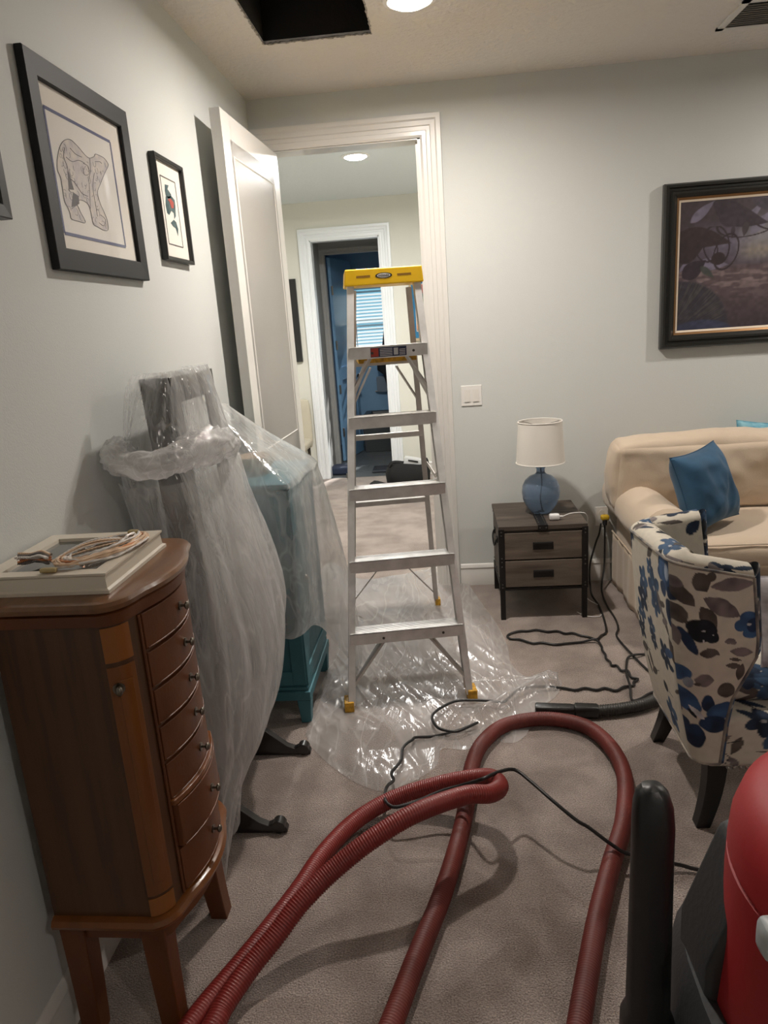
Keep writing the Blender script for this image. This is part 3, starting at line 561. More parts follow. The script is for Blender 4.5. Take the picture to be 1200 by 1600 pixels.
def jungle(u, v):
    n1 = vnoise(u, v*3, 9, 1); n2 = vnoise(u, v, 40, 2)
    c = np.tile(np.array([[.05, .036, .045]]), (len(u), 1))
    c = mixc(c, np.clip(1-np.abs(v-.66)/.2, 0, 1)*np.clip((u-.02)*4, 0, 1)*.9, (.13, .115, .16))
    c = mixc(c, np.clip((u-.42)*5, 0, 1)*np.clip(1-np.abs(v-.7)/.22, 0, 1), (.20, .195, .21))
    gr = np.clip((u-.44)*8, 0, 1)*np.clip(1-np.abs(v-.6)/.09, 0, 1)*(.5+.5*vnoise(u*8, v, 22, 5)); c = mixc(c, gr, (.22, .185, .14))
    path = np.clip((.51-v)*20, 0, 1)*np.clip((v-.02)*3, 0, 1); c = mixc(c, path, (.085, .06, .065))
    st = path*np.clip((vnoise(u*2.5, v*9, 7, 8)-.45)*4, 0, 1)*np.clip(1-np.abs(v-.38)/.2, 0, 1); c = mixc(c, st, (.18, .135, .14))
    for a in ((.08, .84, .27, 1.0, .04), (.0, .46, .13, .62, .02), (.14, .52, .40, .50, .05), (.55, .72, .72, .9, .04), (.5, .8, .66, .98, .03)):
        c = mixc(c, leafm(u, v, *a)*.85, (.165, .15, .21))
    for x0, y0, x1, y1, w_, bd_, col in ((-.06, .72, .42, .66, .085, .03, (.035,.024,.026)), (-.05, .60, .2, .66, .10, 0, (.032,.022,.024)), (.25, .98, .7, .80, .09, -.03, (.036,.027,.035)),
            (.3, .86, .52, .82, .06, 0, (.04,.03,.04)), (.55, .99, .9, .86, .07, .02, (.05,.04,.055)), (.03, .42, .22, .55, .07, 0, (.03,.022,.03)), (.17, .50, .29, .40, .03, .0, (.05,.055,.05)),
            (.42, .80, .41, .69, .02, 0, (.04,.03,.038)), (.52, .82, .50, .70, .03, 0, (.045,.035,.04)), (.64, .98, .9, .7, .05, .03, (.04,.032,.045)), (.95, .1, .7, .45, .1, 0, (.035,.03,.04)), (1.25, .1, 1.0, .6, .12, 0, (.03,.025,.035)), (1.1, .95, 1.4, .6, .12, 0, (.035,.027,.035))):
        c = mixc(c, leafm(u, v, x0, y0, x1, y1, w_, bd_), col)
    def ring(cx, cy, a, b, an, t, lo=-9, hi=9):
        e_ = np.sqrt(ell(u, v, cx, cy, a, b, an)); return np.clip((t-np.abs(e_-1))/.02, 0, 1)*((v > lo) & (v < hi))
    for a in ((.29, .66, .10, .15, 12, .07), (.37, .60, .09, .14, -20, .07), (.22, .62, .08, .09, 30, .08), (.55, .82, .26, .11, 8, .05), (.75, .86, .2, .12, -6, .06), (1.0, .8, .3, .12, 6, .05)):
        c = mixc(c, ring(*a, hi=.80), (.03, .02, .025))
    c = mixc(c, np.clip((1.1-ell(u, v, .31, .555, .055, .045, 10))*6, 0, 1), (.03, .02, .022))
    fan = np.clip((1-ell(u, v, .02, .0, .40, .41, -22))*9, 0, 1); c = mixc(c, fan, (.034, .030, .042))
    fr_ = fan*np.clip((vnoise(np.arctan2(v+.1, u+.12)*8, np.hypot(u, v), 9, 12)-.5)*3, 0, 1)*.6; c = mixc(c, fr_, (.075, .07, .06))
    c = mixc(c, np.clip((1-ell(u, v, .2, -.02, .26, .10, 0))*5, 0, 1)*.7, (.04, .05, .10))
    return np.clip(c*(.8+.4*n2[:, None]), 0, 1)
PX0, PX1, PZ0, PZ1 = 1.183, 2.20, 1.325, 2.155
pt_ = thing('painting', ((PX0+PX1)/2, YB, PZ0), 'wide painting of a dim jungle path in a thick black frame', 'picture')
mb = MB(); prof = [(0, .002), (0, .034), (.008, .046), (.02, .046), (.026, .036), (.036, .036), (.042, .044), (.052, .044), (.066, .028), (.070, .022), (.070, .004)]
rings = [[(PX0+i_, YB-d, PZ0+i_), (PX1-i_, YB-d, PZ0+i_), (PX1-i_, YB-d, PZ1-i_), (PX0+i_, YB-d, PZ1-i_)] for i_, d in prof]
def framed(rings):
    q = MB()
    for i in range(len(rings)-1):
        for j in range(4): q.add([rings[i][j], rings[i][(j+1) % 4], rings[i+1][(j+1) % 4], rings[i+1][j]], [(0,1,2,3)])
    return q
obj('frame', framed(rings), mat('black_lacquer_moulding', (.014, .014, .012), .35, coat=.3), pt_, smooth=False, weld=.00001)
def inset(a, b, da, db): return framed([[(PX0+i_, YB-d, PZ0+i_), (PX1-i_, YB-d, PZ0+i_), (PX1-i_, YB-d, PZ1-i_), (PX0+i_, YB-d, PZ1-i_)] for i_, d in ((a, .004), (a, da), (b, db), (b, .004))])
obj('gilt_fillet', inset(.070, .082, .024, .016), mat('antique_gilt', (.22, .12, .05), .4, metal=.6), pt_, smooth=False)
obj('linen_liner', inset(.082, .092, .017, .012), mat('cream_linen', (.72, .62, .50), .8), pt_, smooth=False)
painted('canvas', PX0+.092, PX1-.092, YB-.010, PZ0+.092, PZ1-.092, .0035, jungle, vcol_mat('oil_paint', .45), pt_)
# framed poster and dark frame on the landing wall
po = thing('poster', (-.12, LY, 1.37), 'wood framed colourful poster hanging on the cream landing wall', 'picture')
QX0, QX1, QZ0, QZ1 = -.285, .15, 1.37, 1.995
def rect_frame(x0, x1, z0, z1, y, wd, dp):
    q = MB(); q.box(x0, x0+wd, y-dp, y-.001, z0, z1); q.box(x1-wd, x1, y-dp, y-.001, z0, z1); q.box(x0+wd, x1-wd, y-dp, y-.001, z0, z0+wd); q.box(x0+wd, x1-wd, y-dp, y-.001, z1-wd, z1); return q
obj('frame', rect_frame(QX0, QX1, QZ0, QZ1, LY, .022, .03), wood('light_oak_frame', (.48,.38,.24), (.34,.25,.15)), po, smooth=False)
obj('mat_board', B(QX0+.02, QX1-.02, LY-.012, LY-.004, QZ0+.02, QZ1-.02), mat('blue_mat', (.02,.15,.30), .8), po, smooth=False)
obj('inner_border', B(QX0+.055, QX1-.055, LY-.015, LY-.011, QZ0+.085, QZ1-.085), mat('cream_border', (.7,.6,.5), .8), po, smooth=False)
def poster(u, v):
    c = np.tile(np.array([[.30, .07, .07]]), (len(u), 1)); n = vnoise(u, v, 9, 4)
    c = mixc(c, np.clip((v-.8)*8, 0, 1), (.36, .12, .10)); c = mixc(c, np.clip((.84-v)*20, 0, 1)*np.clip((v-.5)*20, 0, 1), (.06, .14, .10))
    c = mixc(c, np.clip((.50-v)*20, 0, 1), (.35, .09, .05)); c = mixc(c, np.clip((n-.55)*8, 0, 1)*(v < .5), (.10, .10, .12)); c = mixc(c, np.clip((.2-v)*20, 0, 1), (.5, .16, .03))
    c = mixc(c, np.clip((vnoise(u*2, v, 12, 6)-.6)*8, 0, 1)*(v < .22), (.18, .05, .02)); c = mixc(c, (np.abs(v-.62) < .008)*(np.sin(u*120) > -.6)*1.0, (.4, .55, .5)); return c
painted('poster_print', QX0+.062, QX1-.062, LY-.0165, QZ0+.092, QZ1-.092, .006, poster, vcol_mat('poster_ink', .6), po, thick=.001)
obj('lettering', text_mb('tr', .22, (QX0+.235, LY-.0175, QZ0+.40), (1,0,0), (0,0,1), width=.085), mat('pale_gold_ink', (.6,.6,.35), .7), po, smooth=False)
dfm = thing('picture_frame', (-1.6, LY, 1.235), 'black framed picture on the landing wall half hidden by the open door', 'picture')
obj('frame', rect_frame(-1.86, -1.405, 1.235, 2.045, LY, .07, .03), BLACK, dfm, smooth=False)
obj('mat_board', B(-1.80, -1.47, LY-.012, LY-.004, 1.3, 1.98), PAPER, dfm, smooth=False)
# ------------------------------------------------------------------ switches and outlet
sw = thing('light_switch', (.16, YB, 1.078), 'white double rocker switch plate on wall beside doorway', 'switch')
obj('plate', B(.103, .219, YB-.006, YB, 1.078, 1.193), WHITEP, sw, bevel=.003)
for x in (.137, .185):
    mb = MB().hexa([(x-.0165, YB-.011, 1.102), (x+.0165, YB-.011, 1.102), (x+.0165, YB-.005, 1.102), (x-.0165, YB-.005, 1.102), (x-.0165, YB-.0065, 1.169), (x+.0165, YB-.0065, 1.169), (x+.0165, YB-.005, 1.169), (x-.0165, YB-.005, 1.169)])
    obj('rocker', mb, mat('rocker_white', (.72,.70,.66), .3), sw, smooth=False)
ol = thing('wall_outlet', (.885, YB, .33), 'white wall outlet behind the arm of the beige sofa', 'outlet')
obj('plate', B(.851, .925, YB-.005, YB, .335, .45), WHITEP, ol, bevel=.003)
for z in (.37, .415): obj('receptacle', MB().disc((.888, YB-.005, z), (0,-1,0), .016, .002, 20), mat('rocker_white', (.7,.7,.7)), ol)
pg = thing('power_plug', (.90, YB-.012, .385), 'yellow and black extension plug pushed into the wall outlet', 'plug')
obj('plug_cap', MB().cushion((.90, YB-.034, .393), (.046, .036, .030), r=.010, n=6, puff=.002), mat('yellow_plug', (.65,.42,.02), .4), pg)
obj('plug_body', MB().tube([(.899, YB-.04, .382), (.897, YB-.045, .35)], .013, 12), BLACKM, pg)
# ------------------------------------------------------------------ step ladder
LO = Vector((-.1955, 2.752, 0)); LXa = Vector((math.cos(math.radians(8.5)), math.sin(math.radians(8.5)), 0)); LYa = Vector((-LXa.y, LXa.x, 0))
def lad(x, y, z): # ladder frame with its slight lean
    return LO+LXa*(x+.018*z)+LYa*y+Vector((0, 0, z))
ALU = mat('brushed_aluminium', (.80, .795, .78), .36, metal=.45, bump=.06, bscale=200, var=.12, vscale=20)
ALU2 = mat('dull_aluminium', (.56, .53, .50), .45, metal=.45, var=.15, vscale=14)
YEL = mat('yellow_plastic', (.92, .56, .008), .38); YEL2 = mat('scuffed_yellow_plastic', (.62, .33, .02), .5, var=.4, vscale=60)
RIV = mat('rivet_dark', (.10,.09,.08), .4, metal=.8)
la = thing('step_ladder', (LO.x, LO.y, 0), 'tall aluminium step ladder with yellow top cap on plastic sheet', 'ladder', math.radians(8.5))
TH = 1.73; YT = .42; YTB = .56; WB, WT, BB, BT = .262, .150, .245, .128; ZO = .012
def fr_(s, z): k = z/TH; return (s*(WB+(WT-WB)*k), YT*k)
def bk_(s, z): k = z/TH; return (.028*(1-k)+s*(BB+(BT-BB)*k), 1.065+(YTB-1.065)*k)
def rail(fn, s, z0, z1, wx, wy):
    # C channel: web facing outward with two flanges
    mb = MB()
    def q(z, dx, dy): x, y = fn(s, z); return tuple(lad(x+dx, y+dy, z+ZO))
    for x0, x1, y0, y1 in ((0, s*.0022, -wy/2, wy/2), (-s*wx, 0, -wy/2, -wy/2+.0022), (-s*wx, 0, wy/2-.0022, wy/2)):
        mb.hexa([q(z0,x0,y0), q(z0,x1,y0), q(z0,x1,y1), q(z0,x0,y1), q(z1,x0,y0), q(z1,x1,y0), q(z1,x1,y1), q(z1,x0,y1)])
    return mb
for s in (-1, 1):
    obj('front_rail', rail(fr_, s, .02, TH-.02, .026, .062), ALU, la, smooth=False)
    obj('rear_rail', rail(bk_, s, .02, TH-.03, .020, .034), ALU2, la, smooth=False)
steps = [.312, .603, .894, 1.183, 1.463]
for i, z in enumerate(steps):
    xw = fr_(1, z)[0]-.004; y = fr_(1, z)[1]; mb = MB()
    def q(x, dy, dz): return tuple(lad(x, y+dy, z+dz+ZO))
    def sb(x0, x1, y0, y1, z0, z1): mb.hexa([q(x0,y0,z0), q(x1,y0,z0), q(x1,y1,z0), q(x0,y1,z0), q(x0,y0,z1), q(x1,y0,z1), q(x1,y1,z1), q(x0,y1,z1)])
    sb(-xw, xw, -.042, .040, -.003, 0); sb(-xw, xw, -.042, -.039, -.048, 0); sb(-xw, xw, .037, .040, -.03, 0)
    for r_ in range(9): sb(-xw+.006, xw-.006, -.038+r_*.0088, -.0345+r_*.0088, 0, .0016)
    so = obj('step', mb, ALU, la, smooth=False)
    for s in (-1, 1):
        x, yy = fr_(s, z-.02); a = lad(x+s*.001, yy-.0, z-.02+ZO); rv = MB(); rv.disc(lad(x-s*.012, yy-.033, z-.022+ZO), -LYa, .0055, .004, 10); obj('rivet', rv, RIV, so)
    if i in (0, 4):
        for sx in (-.26, .4): rv = MB(); rv.disc(lad(xw*sx*1.6, y-.042, z-.026+ZO), -LYa, .0055, .003, 10); obj('rivet', rv, RIV, so)
# diagonal braces below the lowest step, top spreader braces, rear braces
def brace(name, a, b, wx=.018, wy=.010, mt=ALU2): obj(name, MB().bar(a, b, wx, wy), mt, la, smooth=False)
for s in (-1, 1):
    brace('brace', lad(*fr_(s*.97, .06), .075+ZO), lad(s*.09, fr_(1, .27)[1], .27+ZO)); brace('brace', lad(fr_(s*.97, .04)[0], fr_(s, .05)[1]+.03, .055+ZO), lad(s*.085, fr_(1, .27)[1]+.035, .278+ZO), mt=ALU)
    brace('brace', lad(fr_(s*.97, 1.26)[0], fr_(s, 1.26)[1], 1.27), lad(s*.075, fr_(1, 1.42)[1]-.0, 1.43)); brace('brace', lad(fr_(s*.97, 1.24)[0], fr_(s, 1.24)[1]+.035, 1.235), lad(s*.09, fr_(1, 1.4)[1]+.045, 1.415))
    brace('rear_brace', lad(*bk_(s*.97, .06), .07), lad(.02+s*.085, bk_(1, .25)[1], .262), .014, .006)
    brace('rear_brace', lad(bk_(s*.97, 1.18)[0], bk_(s, 1.18)[1], 1.19), lad(s*.06, bk_(1, 1.36)[1], 1.37), .014, .006)
for z in (.27, .66, 1.02, 1.39):
    a = lad(*bk_(-.98, z), z+ZO); b = lad(*bk_(.98, z), z+ZO); h = .024 if z < 1.3 else .045
    obj('rear_bar', MB().bar(a, b, .030, h), ALU2, la, smooth=False)
# hinged spreader arms
for s in (-1, 1):
    a = lad(fr_(s, .95)[0]+s*.006, fr_(s, .95)[1], .96); b = lad(bk_(s, .86)[0]+s*.006, bk_(s, .86)[1], .87); mdp = (a+b)/2+Vector((0,0,-.05))
    obj('spreader', MB().bar(a, mdp, .004, .018).bar(mdp, b, .004, .018), ALU2, la, smooth=False)
# pail shelf folded under the top step
def lb(x0,x1,y0,y1,z0,z1): return MB().hexa([lad(x0,y0,z0), lad(x1,y0,z0), lad(x1,y1,z0), lad(x0,y1,z0), lad(x0,y0,z1), lad(x1,y0,z1), lad(x1,y1,z1), lad(x0,y1,z1)])
ys = fr_(1, 1.42)[1]
obj('pail_shelf', lb(-.125, .125, ys+.045, ys+.30, 1.405, 1.425), YEL2, la, bevel=.003)
# top cap
cap = MB(); yc0, yc1 = .375, .605; zc0, zc1 = 1.722, 1.788
cap.hexa([lad(-.166,yc0,zc0), lad(.166,yc0,zc0), lad(.166,yc1,zc0), lad(-.166,yc1,zc0), lad(-.160,yc0+.004,zc1), lad(.160,yc0+.004,zc1), lad(.160,yc1-.004,zc1), lad(-.160,yc1-.004,zc1)])
cpo = obj('top_cap', cap, YEL, la, bevel=.005)
zm = 1.757; yf = yc0+.0015
def yc(z): return yc0+.004*(z-zc0)/(zc1-zc0)
def slab(x0, x1, z0, z1, d): return MB().hexa([lad(x0,yc(z0)-d,z0), lad(x1,yc(z0)-d,z0), lad(x1,yc(z0)+.003,z0), lad(x0,yc(z0)+.003,z0), lad(x0,yc(z1)-d,z1), lad(x1,yc(z1)-d,z1), lad(x1,yc(z1)+.003,z1), lad(x0,yc(z1)+.003,z1)])
for s in (-1, 1): obj('grip_slot', slab(s*.085-.029, s*.085+.029, zm-.0045, zm+.0045, .00025), mat('slot_brown', (.30,.15,.01), .6), cpo, smooth=False)
ov = MB(); c0 = lad(0, yf-.0018, zm)
def oval(a, b, t, mt, nm):
    pts = [tuple(lad(a*math.cos(2*PI*k/28), yc(zm+b*math.sin(2*PI*k/28))-t*.25, zm+b*math.sin(2*PI*k/28))) for k in range(28)]; obj(nm, MB().prism(pts, LYa*.002), mt, cpo, smooth=False)
oval(.035, .0118, .0016, BLACKM, 'badge_oval'); oval(.028, .0088, .0020, mat('badge_white', (.75,.75,.72), .5), 'badge_panel')
obj('badge_lettering', text_mb('WERNER', .0135, lad(0, yc(zm)-.0009, zm), LXa, (0,.0606,1), extr=.0002, width=.047), BLACKM, cpo, smooth=False)
# warning label on the top step
zl = steps[4]-.024+ZO; yl = fr_(1, steps[4])[1]-.0428
def lab(x0, x1, z0, z1, d, mt, nm): obj(nm, MB().hexa([lad(x0,yl-d,zl+z0), lad(x1,yl-d,zl+z0), lad(x1,yl,zl+z0), lad(x0,yl,zl+z0), lad(x0,yl-d,zl+z1), lad(x1,yl-d,zl+z1), lad(x1,yl,zl+z1), lad(x0,yl,zl+z1)]), mt, la, smooth=False)
lab(-.075, .075, -.019, .019, .0006, mat('label_navy', (.012,.02,.07), .4), 'label')
lab(-.073, -.042, -.017, .017, .0010, mat('label_red', (.45,.05,.03), .4), 'label_panel')
lab(.022, .040, -.014, .014, .0010, mat('label_white', (.6,.6,.62), .4), 'label_panel')
for k in range(5): lab(-.036, .016, .014-k*.0065-.003, .014-k*.0065, .0010, MATS['label_white'], 'label_line')
for k in range(4): lab(.045, .070, .008-k*.0065-.003, .008-k*.0065, .0010, MATS['label_white'], 'label_line')
# feet
for s in (-1, 1):
    x, y = fr_(s, .02); obj('foot', lb(x-.020, x+.020, y-.036, y+.036, .004, .050), YEL2, la, bevel=.004)
    x, y = bk_(s, .02); obj('foot', lb(x-.014, x+.014, y-.022, y+.022, .004, .045), YEL2, la, bevel=.004)
# ------------------------------------------------------------------ nightstand
NS = (.252, .702, 3.60, 4.09)
NW = wood('weathered_brown_wood', (.105,.082,.064), (.045,.034,.027), .6, 2.2, (1.2,9,9), coat=0, bump=.3)
NW2 = wood('weathered_drawer_wood', (.17,.135,.105), (.07,.052,.040), .6, 2.4, (1.2,9,9), coat=0, bump=.3)
IRON = mat('black_iron', (.014,.013,.013), .5, metal=.4, bump=.1)
NAIL = mat('iron_nail_head', (.13,.12,.11), .35, metal=.9)
nt_ = thing('nightstand', (.477, 3.845, 0), 'dark weathered wood nightstand with two drawers and iron corners', 'nightstand')
x0, x1, y0, y1 = NS
obj('body', MB().box(x0+.006, x1-.006, y0+.012, y1, .175, .492), NW, nt_, bevel=.003)
for k in range(4):
    a = y0-.004+k*(y1-y0+.004)/4; obj('top_plank', B(x0, x1, a, a+(y1-y0+.004)/4-.0015, .492, .515), NW, nt_, bevel=.002)
for z0, z1 in ((.335, .478), (.183, .327)):
    d = obj('drawer', B(x0+.028, x1-.028, y0-.004, y0+.014, z0, z1), NW2, nt_, bevel=.003)
    zc = (z0+z1)/2
    obj('pull', MB().box(.477-.052, .477+.052, y0-.0075, y0-.0035, zc-.020, zc+.020).box(.477-.046, .477+.046, y0-.012, y0-.0075, zc+.008, zc+.018), IRON, d, bevel=.001)
for sx in (x0, x1-.026):
    obj('corner_iron', B(sx-.002, sx+.028, y0-.007, y0+.010, .17, .500), IRON, nt_, smooth=False)
    nm = MB()
    for z in (.487, .468, .345, .325, .30, .20, .185): nm.ball((sx+.013, y0-.008, z), .0045, 8)
    obj('nail_head', nm, NAIL, nt_, kind='stuff')
for x in (x0+.014, x1-.014):
    for y in (y0+.010, y1-.018):
        obj('leg', B(x-.013, x+.013, y-.013, y+.013, 0, .175), IRON, nt_, bevel=.002)
obj('lower_rail', MB().box(x0+.02, x1-.02, y0+.0, y0+.012, .165, .178).box(x0+.002, x0+.012, y0+.02, y1-.02, .165, .178), IRON, nt_, smooth=False)
obj('strap', MB().box(.452, .502, y0-.008, y1, .515, .5175).box(.452, .502, y0-.0085, y0-.004, .488, .517), IRON, nt_, smooth=False)
nm = MB()
for k in range(14):
    for x in (.461, .493): nm.ball((x, y0+.01+k*.035, .5175), .004, 8)
for x in (.461, .493): nm.ball((x, y0-.009, .503), .0045, 8)
obj('nail_head', nm, NAIL, nt_, kind='stuff')
hm = MB(); hm.tube(catmull([(x0-.001, 3.76, .40), (x0-.009, 3.765, .37), (x0-.010, 3.85, .345), (x0-.009, 3.935, .37), (x0-.001, 3.94, .40)], 5), .005, 8)
obj('side_handle', hm, IRON, nt_)
obj('handle_plate', MB().box(x0, x0+.007, 3.74, 3.78, .385, .415).box(x0, x0+.007, 3.92, 3.96, .385, .415), IRON, nt_, smooth=False)
nm = MB()
for z in (.48, .20):
    for k in range(6): nm.ball((x0+.004, 3.63+k*.085, z), .004, 8)
obj('nail_head', nm, NAIL, nt_, kind='stuff')
# ------------------------------------------------------------------ lamp
lc = (.502, 3.85)
lp_ = thing('table_lamp', (*lc, .518), 'small table lamp with round blue glass base and white drum shade', 'lamp')
GB = bpy.data.materials.new('blue_bubble_glass'); GB.use_nodes = True; b_ = GB.node_tree.nodes['Principled BSDF']
b_.inputs['Base Color'].default_value = (.25, .35, .50, 1); b_.inputs['Transmission Weight'].default_value = .7; b_.inputs['Roughness'].default_value = .06; b_.inputs['IOR'].default_value = 1.12; b_.inputs['Coat Weight'].default_value = .6
prof = [(.004,.0),(.050,.0),(.062,.012),(.085,.045),(.098,.080),(.102,.115),(.098,.148),(.083,.178),(.058,.200),(.032,.210),(.023,.220),(.022,.238),(.026,.244),(.024,.250),(.004,.250)]
obj('glass_body', MB().lathe(prof, (*lc, .518), 48), GB, lp_)
rb = random.Random(4); mb = MB()
for k in range(46):
    a = rb.uniform(0, 2*PI); h = rb.uniform(.04, .18); rr = .101*math.sqrt(max(0, 1-((h-.112)/.115)**2))*.99; mb.ball((lc[0]+rr*math.cos(a), lc[1]+rr*math.sin(a), .518+h), rb.uniform(.0008, .0022), 6)
obj('glass_bubble', mb, mat('bubble_sparkle', (.55,.62,.72), .2), lp_, kind='stuff')
obj('inner_cord', MB().tube(catmull([(lc[0], lc[1], .765), (lc[0]+.004, lc[1]-.01, .68), (lc[0]-.004, lc[1]-.01, .60), (lc[0]+.01, lc[1]+.03, .53)], 8), .003, 8), BLACKM, lp_)
obj('socket', MB().lathe([(.004,0),(.016,0),(.018,.006),(.012,.014),(.014,.03),(.010,.05),(.004,.05)], (*lc, .768), 20), CHROME, lp_)
SH = bpy.data.materials.new('white_linen_shade'); SH.use_nodes = True; sb_ = SH.node_tree.nodes['Principled BSDF']; sb_.inputs['Base Color'].default_value = (.78,.75,.70,1); sb_.inputs['Roughness'].default_value = .9; sb_.inputs['Transmission Weight'].default_value = 0
sh = obj('lamp_shade', MB().lathe([(.128, 0), (.114, .218), (.112, .218), (.126, 0), (.128, 0)], (*lc, .792), 56, caps=False), SH, lp_)
obj('shade_rim', MB().tube([(lc[0]+.114*math.cos(a*PI/24), lc[1]+.114*math.sin(a*PI/24), 1.011) for a in range(49)], .003, 6).tube([(lc[0]+.1285*math.cos(a*PI/24), lc[1]+.1285*math.sin(a*PI/24), .793) for a in range(49)], .0025, 6), mat('shade_binding', (.8,.78,.73), .8), sh)
sm = MB()
for a in (.3, 2.4, 4.5): sm.tube([(lc[0], lc[1], .985), (lc[0]+.113*math.cos(a), lc[1]+.113*math.sin(a), 1.005)], .0015, 6)
sm.tube([(lc[0], lc[1], .81), (lc[0], lc[1], .995)], .003, 6); obj('shade_spider', sm, CHROME, sh)
obj('light_bulb', MB().lathe([(.004,0),(.014,0),(.014,.02),(.026,.05),(.029,.07),(.022,.092),(.004,.1)], (*lc, .818), 20), WHITEP, lp_)
# charger and white cable
chg = thing('phone_charger', (.555, 3.70, .516), 'white usb wall charger lying on the dark nightstand', 'charger')
obj('charger_body', MB().cushion((.548, 3.685, .533), (.052, .036, .030), r=.007, n=6, puff=.001), mat('glossy_white_plastic', (.82,.82,.82), .25, coat=.4), chg)
obj('cable_plug', MB().cushion((.583, 3.686, .533), (.022, .012, .008), r=.003, n=4, puff=0), MATS['glossy_white_plastic'], chg)
WC = thing('charging_cable', (.72, 3.8, .0), 'thin white charging cable curving off the nightstand edge', 'cable')
P = catmull([(.593,3.686,.533),(.63,3.69,.545),(.68,3.70,.545),(.715,3.715,.53),(.728,3.74,.47),(.722,3.80,.30),(.722,3.82,.15),(.73,3.79,.04),(.79,3.72,.008),(.77,3.60,.006),(.70,3.60,.006),(.66,3.66,.006)], 10)
obj('cable', MB().tube(P, .0022, 8), MATS['glossy_white_plastic'], WC)
# ------------------------------------------------------------------ sofa
SB = mat('beige_cotton_slipcover', (.60, .49, .375), .9, bump=.25, bscale=240, sheen=.25)
so = thing('sofa', (1.9, 3.7, 0), 'beige slipcovered sofa with rolled arms against the back wall', 'sofa')
SX0, SX1 = .955, 2.95
bodym = MB(); bodym.cushion(((SX0+SX1)/2, 3.70, .24), (SX1-SX0-.02, .80, .36), r=.03, n=10, puff=.0)
obj('seat_base', bodym, SB, so)
# skirt panels
sk = MB()
def skirt(p0, p1, n=40):
    P0, P1 = Vector(p0), Vector(p1); d = (P1-P0).normalized(); nrm = Vector((d.y, -d.x, 0))
    for k in range(2):
        pass
    f = lambda u, v: tuple(P0.lerp(P1, u)+nrm*(.006*math.sin(u*17+v)*(1-v)+.004*math.sin(u*41))+Vector((0,0,.008+v*.30)))
    sk.grid(f, n, 8)
skirt((SX0-.012, 4.11, 0), (SX0-.012, 3.28, 0)); skirt((SX0-.012, 3.28, 0), (SX1, 3.28, 0), 80)
s_ = obj('skirt', sk, SB, so); md = s_.modifiers.new('solid', 'SOLIDIFY'); md.thickness = .004
obj('skirt_welt', MB().tube([(SX0-.014, 4.11, .312), (SX0-.014, 3.28, .312), (SX0+.02, 3.262, .312)], .005, 8), SB, so)
# rolled arm: scroll profile swept front to back
am = MB(); rings = []
for k in range(15):
    y = 3.27+k*(4.10-3.27)/14; ring = []
    for j in range(28):
        a = 2*PI*j/28; rx, rz = .125, .118; cx = SX0+.045; cz = .545
        n_ = noise.noise(Vector((a*1.4, y*4, 1)))*.007
        sag = -.006*math.sin(k/14*PI)
        ring.append((cx+(rx+n_)*math.cos(a), y, cz+(rz+n_)*math.sin(a)+sag))
    rings.append(ring)
f0 = [tuple(Vector(q)*.0+Vector((SX0+.045+(q[0]-SX0-.045)*.86, 3.252, .545+(q[2]-.545)*.86))) for q in rings[0]]
am.loops([f0]+rings); ao = obj('arm', am, SB, so)
obj('arm_panel', MB().cushion((SX0+.075, 3.69, .36), (.155, .82, .32), r=.03, n=8, puff=.004), SB, ao)
mx_ = [(2*2.0-q[0] if False else (SX0+SX1)-q[0], q[1], q[2]) for q in am.v]
am2 = MB(); am2.add(mx_, am.f); obj('arm', am2, SB, so)
obj('seat_cushion', MB().cushion((1.50, 3.545, .435), (.79, .62, .135), r=.05, n=18, puff=.022, nz=.004, seed=2), SB, so)
obj('seat_cushion', MB().cushion((2.35, 3.545, .435), (.79, .62, .135), r=.05, n=18, puff=.022, nz=.004, seed=5), SB, so)
wl = MB()
for cx in (1.50, 2.35):
    for z in (.38, .49): wl.tube(catmull([(cx-.39, 3.80, z), (cx-.395, 3.5, z), (cx-.385, 3.25, z), (cx-.33, 3.233, z), (cx, 3.226, z), (cx+.33, 3.233, z), (cx+.385, 3.25, z), (cx+.395, 3.8, z)], 5), .0045, 6)
obj('cushion_welt', wl, SB, so)
def backcushion(cx, w_, cy, cz, h, seed, name='back_cushion'):
    A = (Vector((1,0,0)), Vector((0,math.cos(.16),math.sin(.16))), Vector((0,-math.sin(.16),math.cos(.16))))
    mb = MB().cushion((cx, cy, cz), (w_, .20, h), r=.042, n=44, puff=.035, ax=A, nz=.014, seed=seed)
    return obj(name, mb, SB, so)
obj('back_frame', MB().cushion(((SX0+SX1)/2+.0, 4.03, .40), (SX1-SX0-.06, .13, .62), r=.05, n=10, puff=0), SB, so)
backcushion(1.325, .90, 3.845, .705, .37, 3); backcushion(2.22, .90, 3.845, .705, .37, 7)
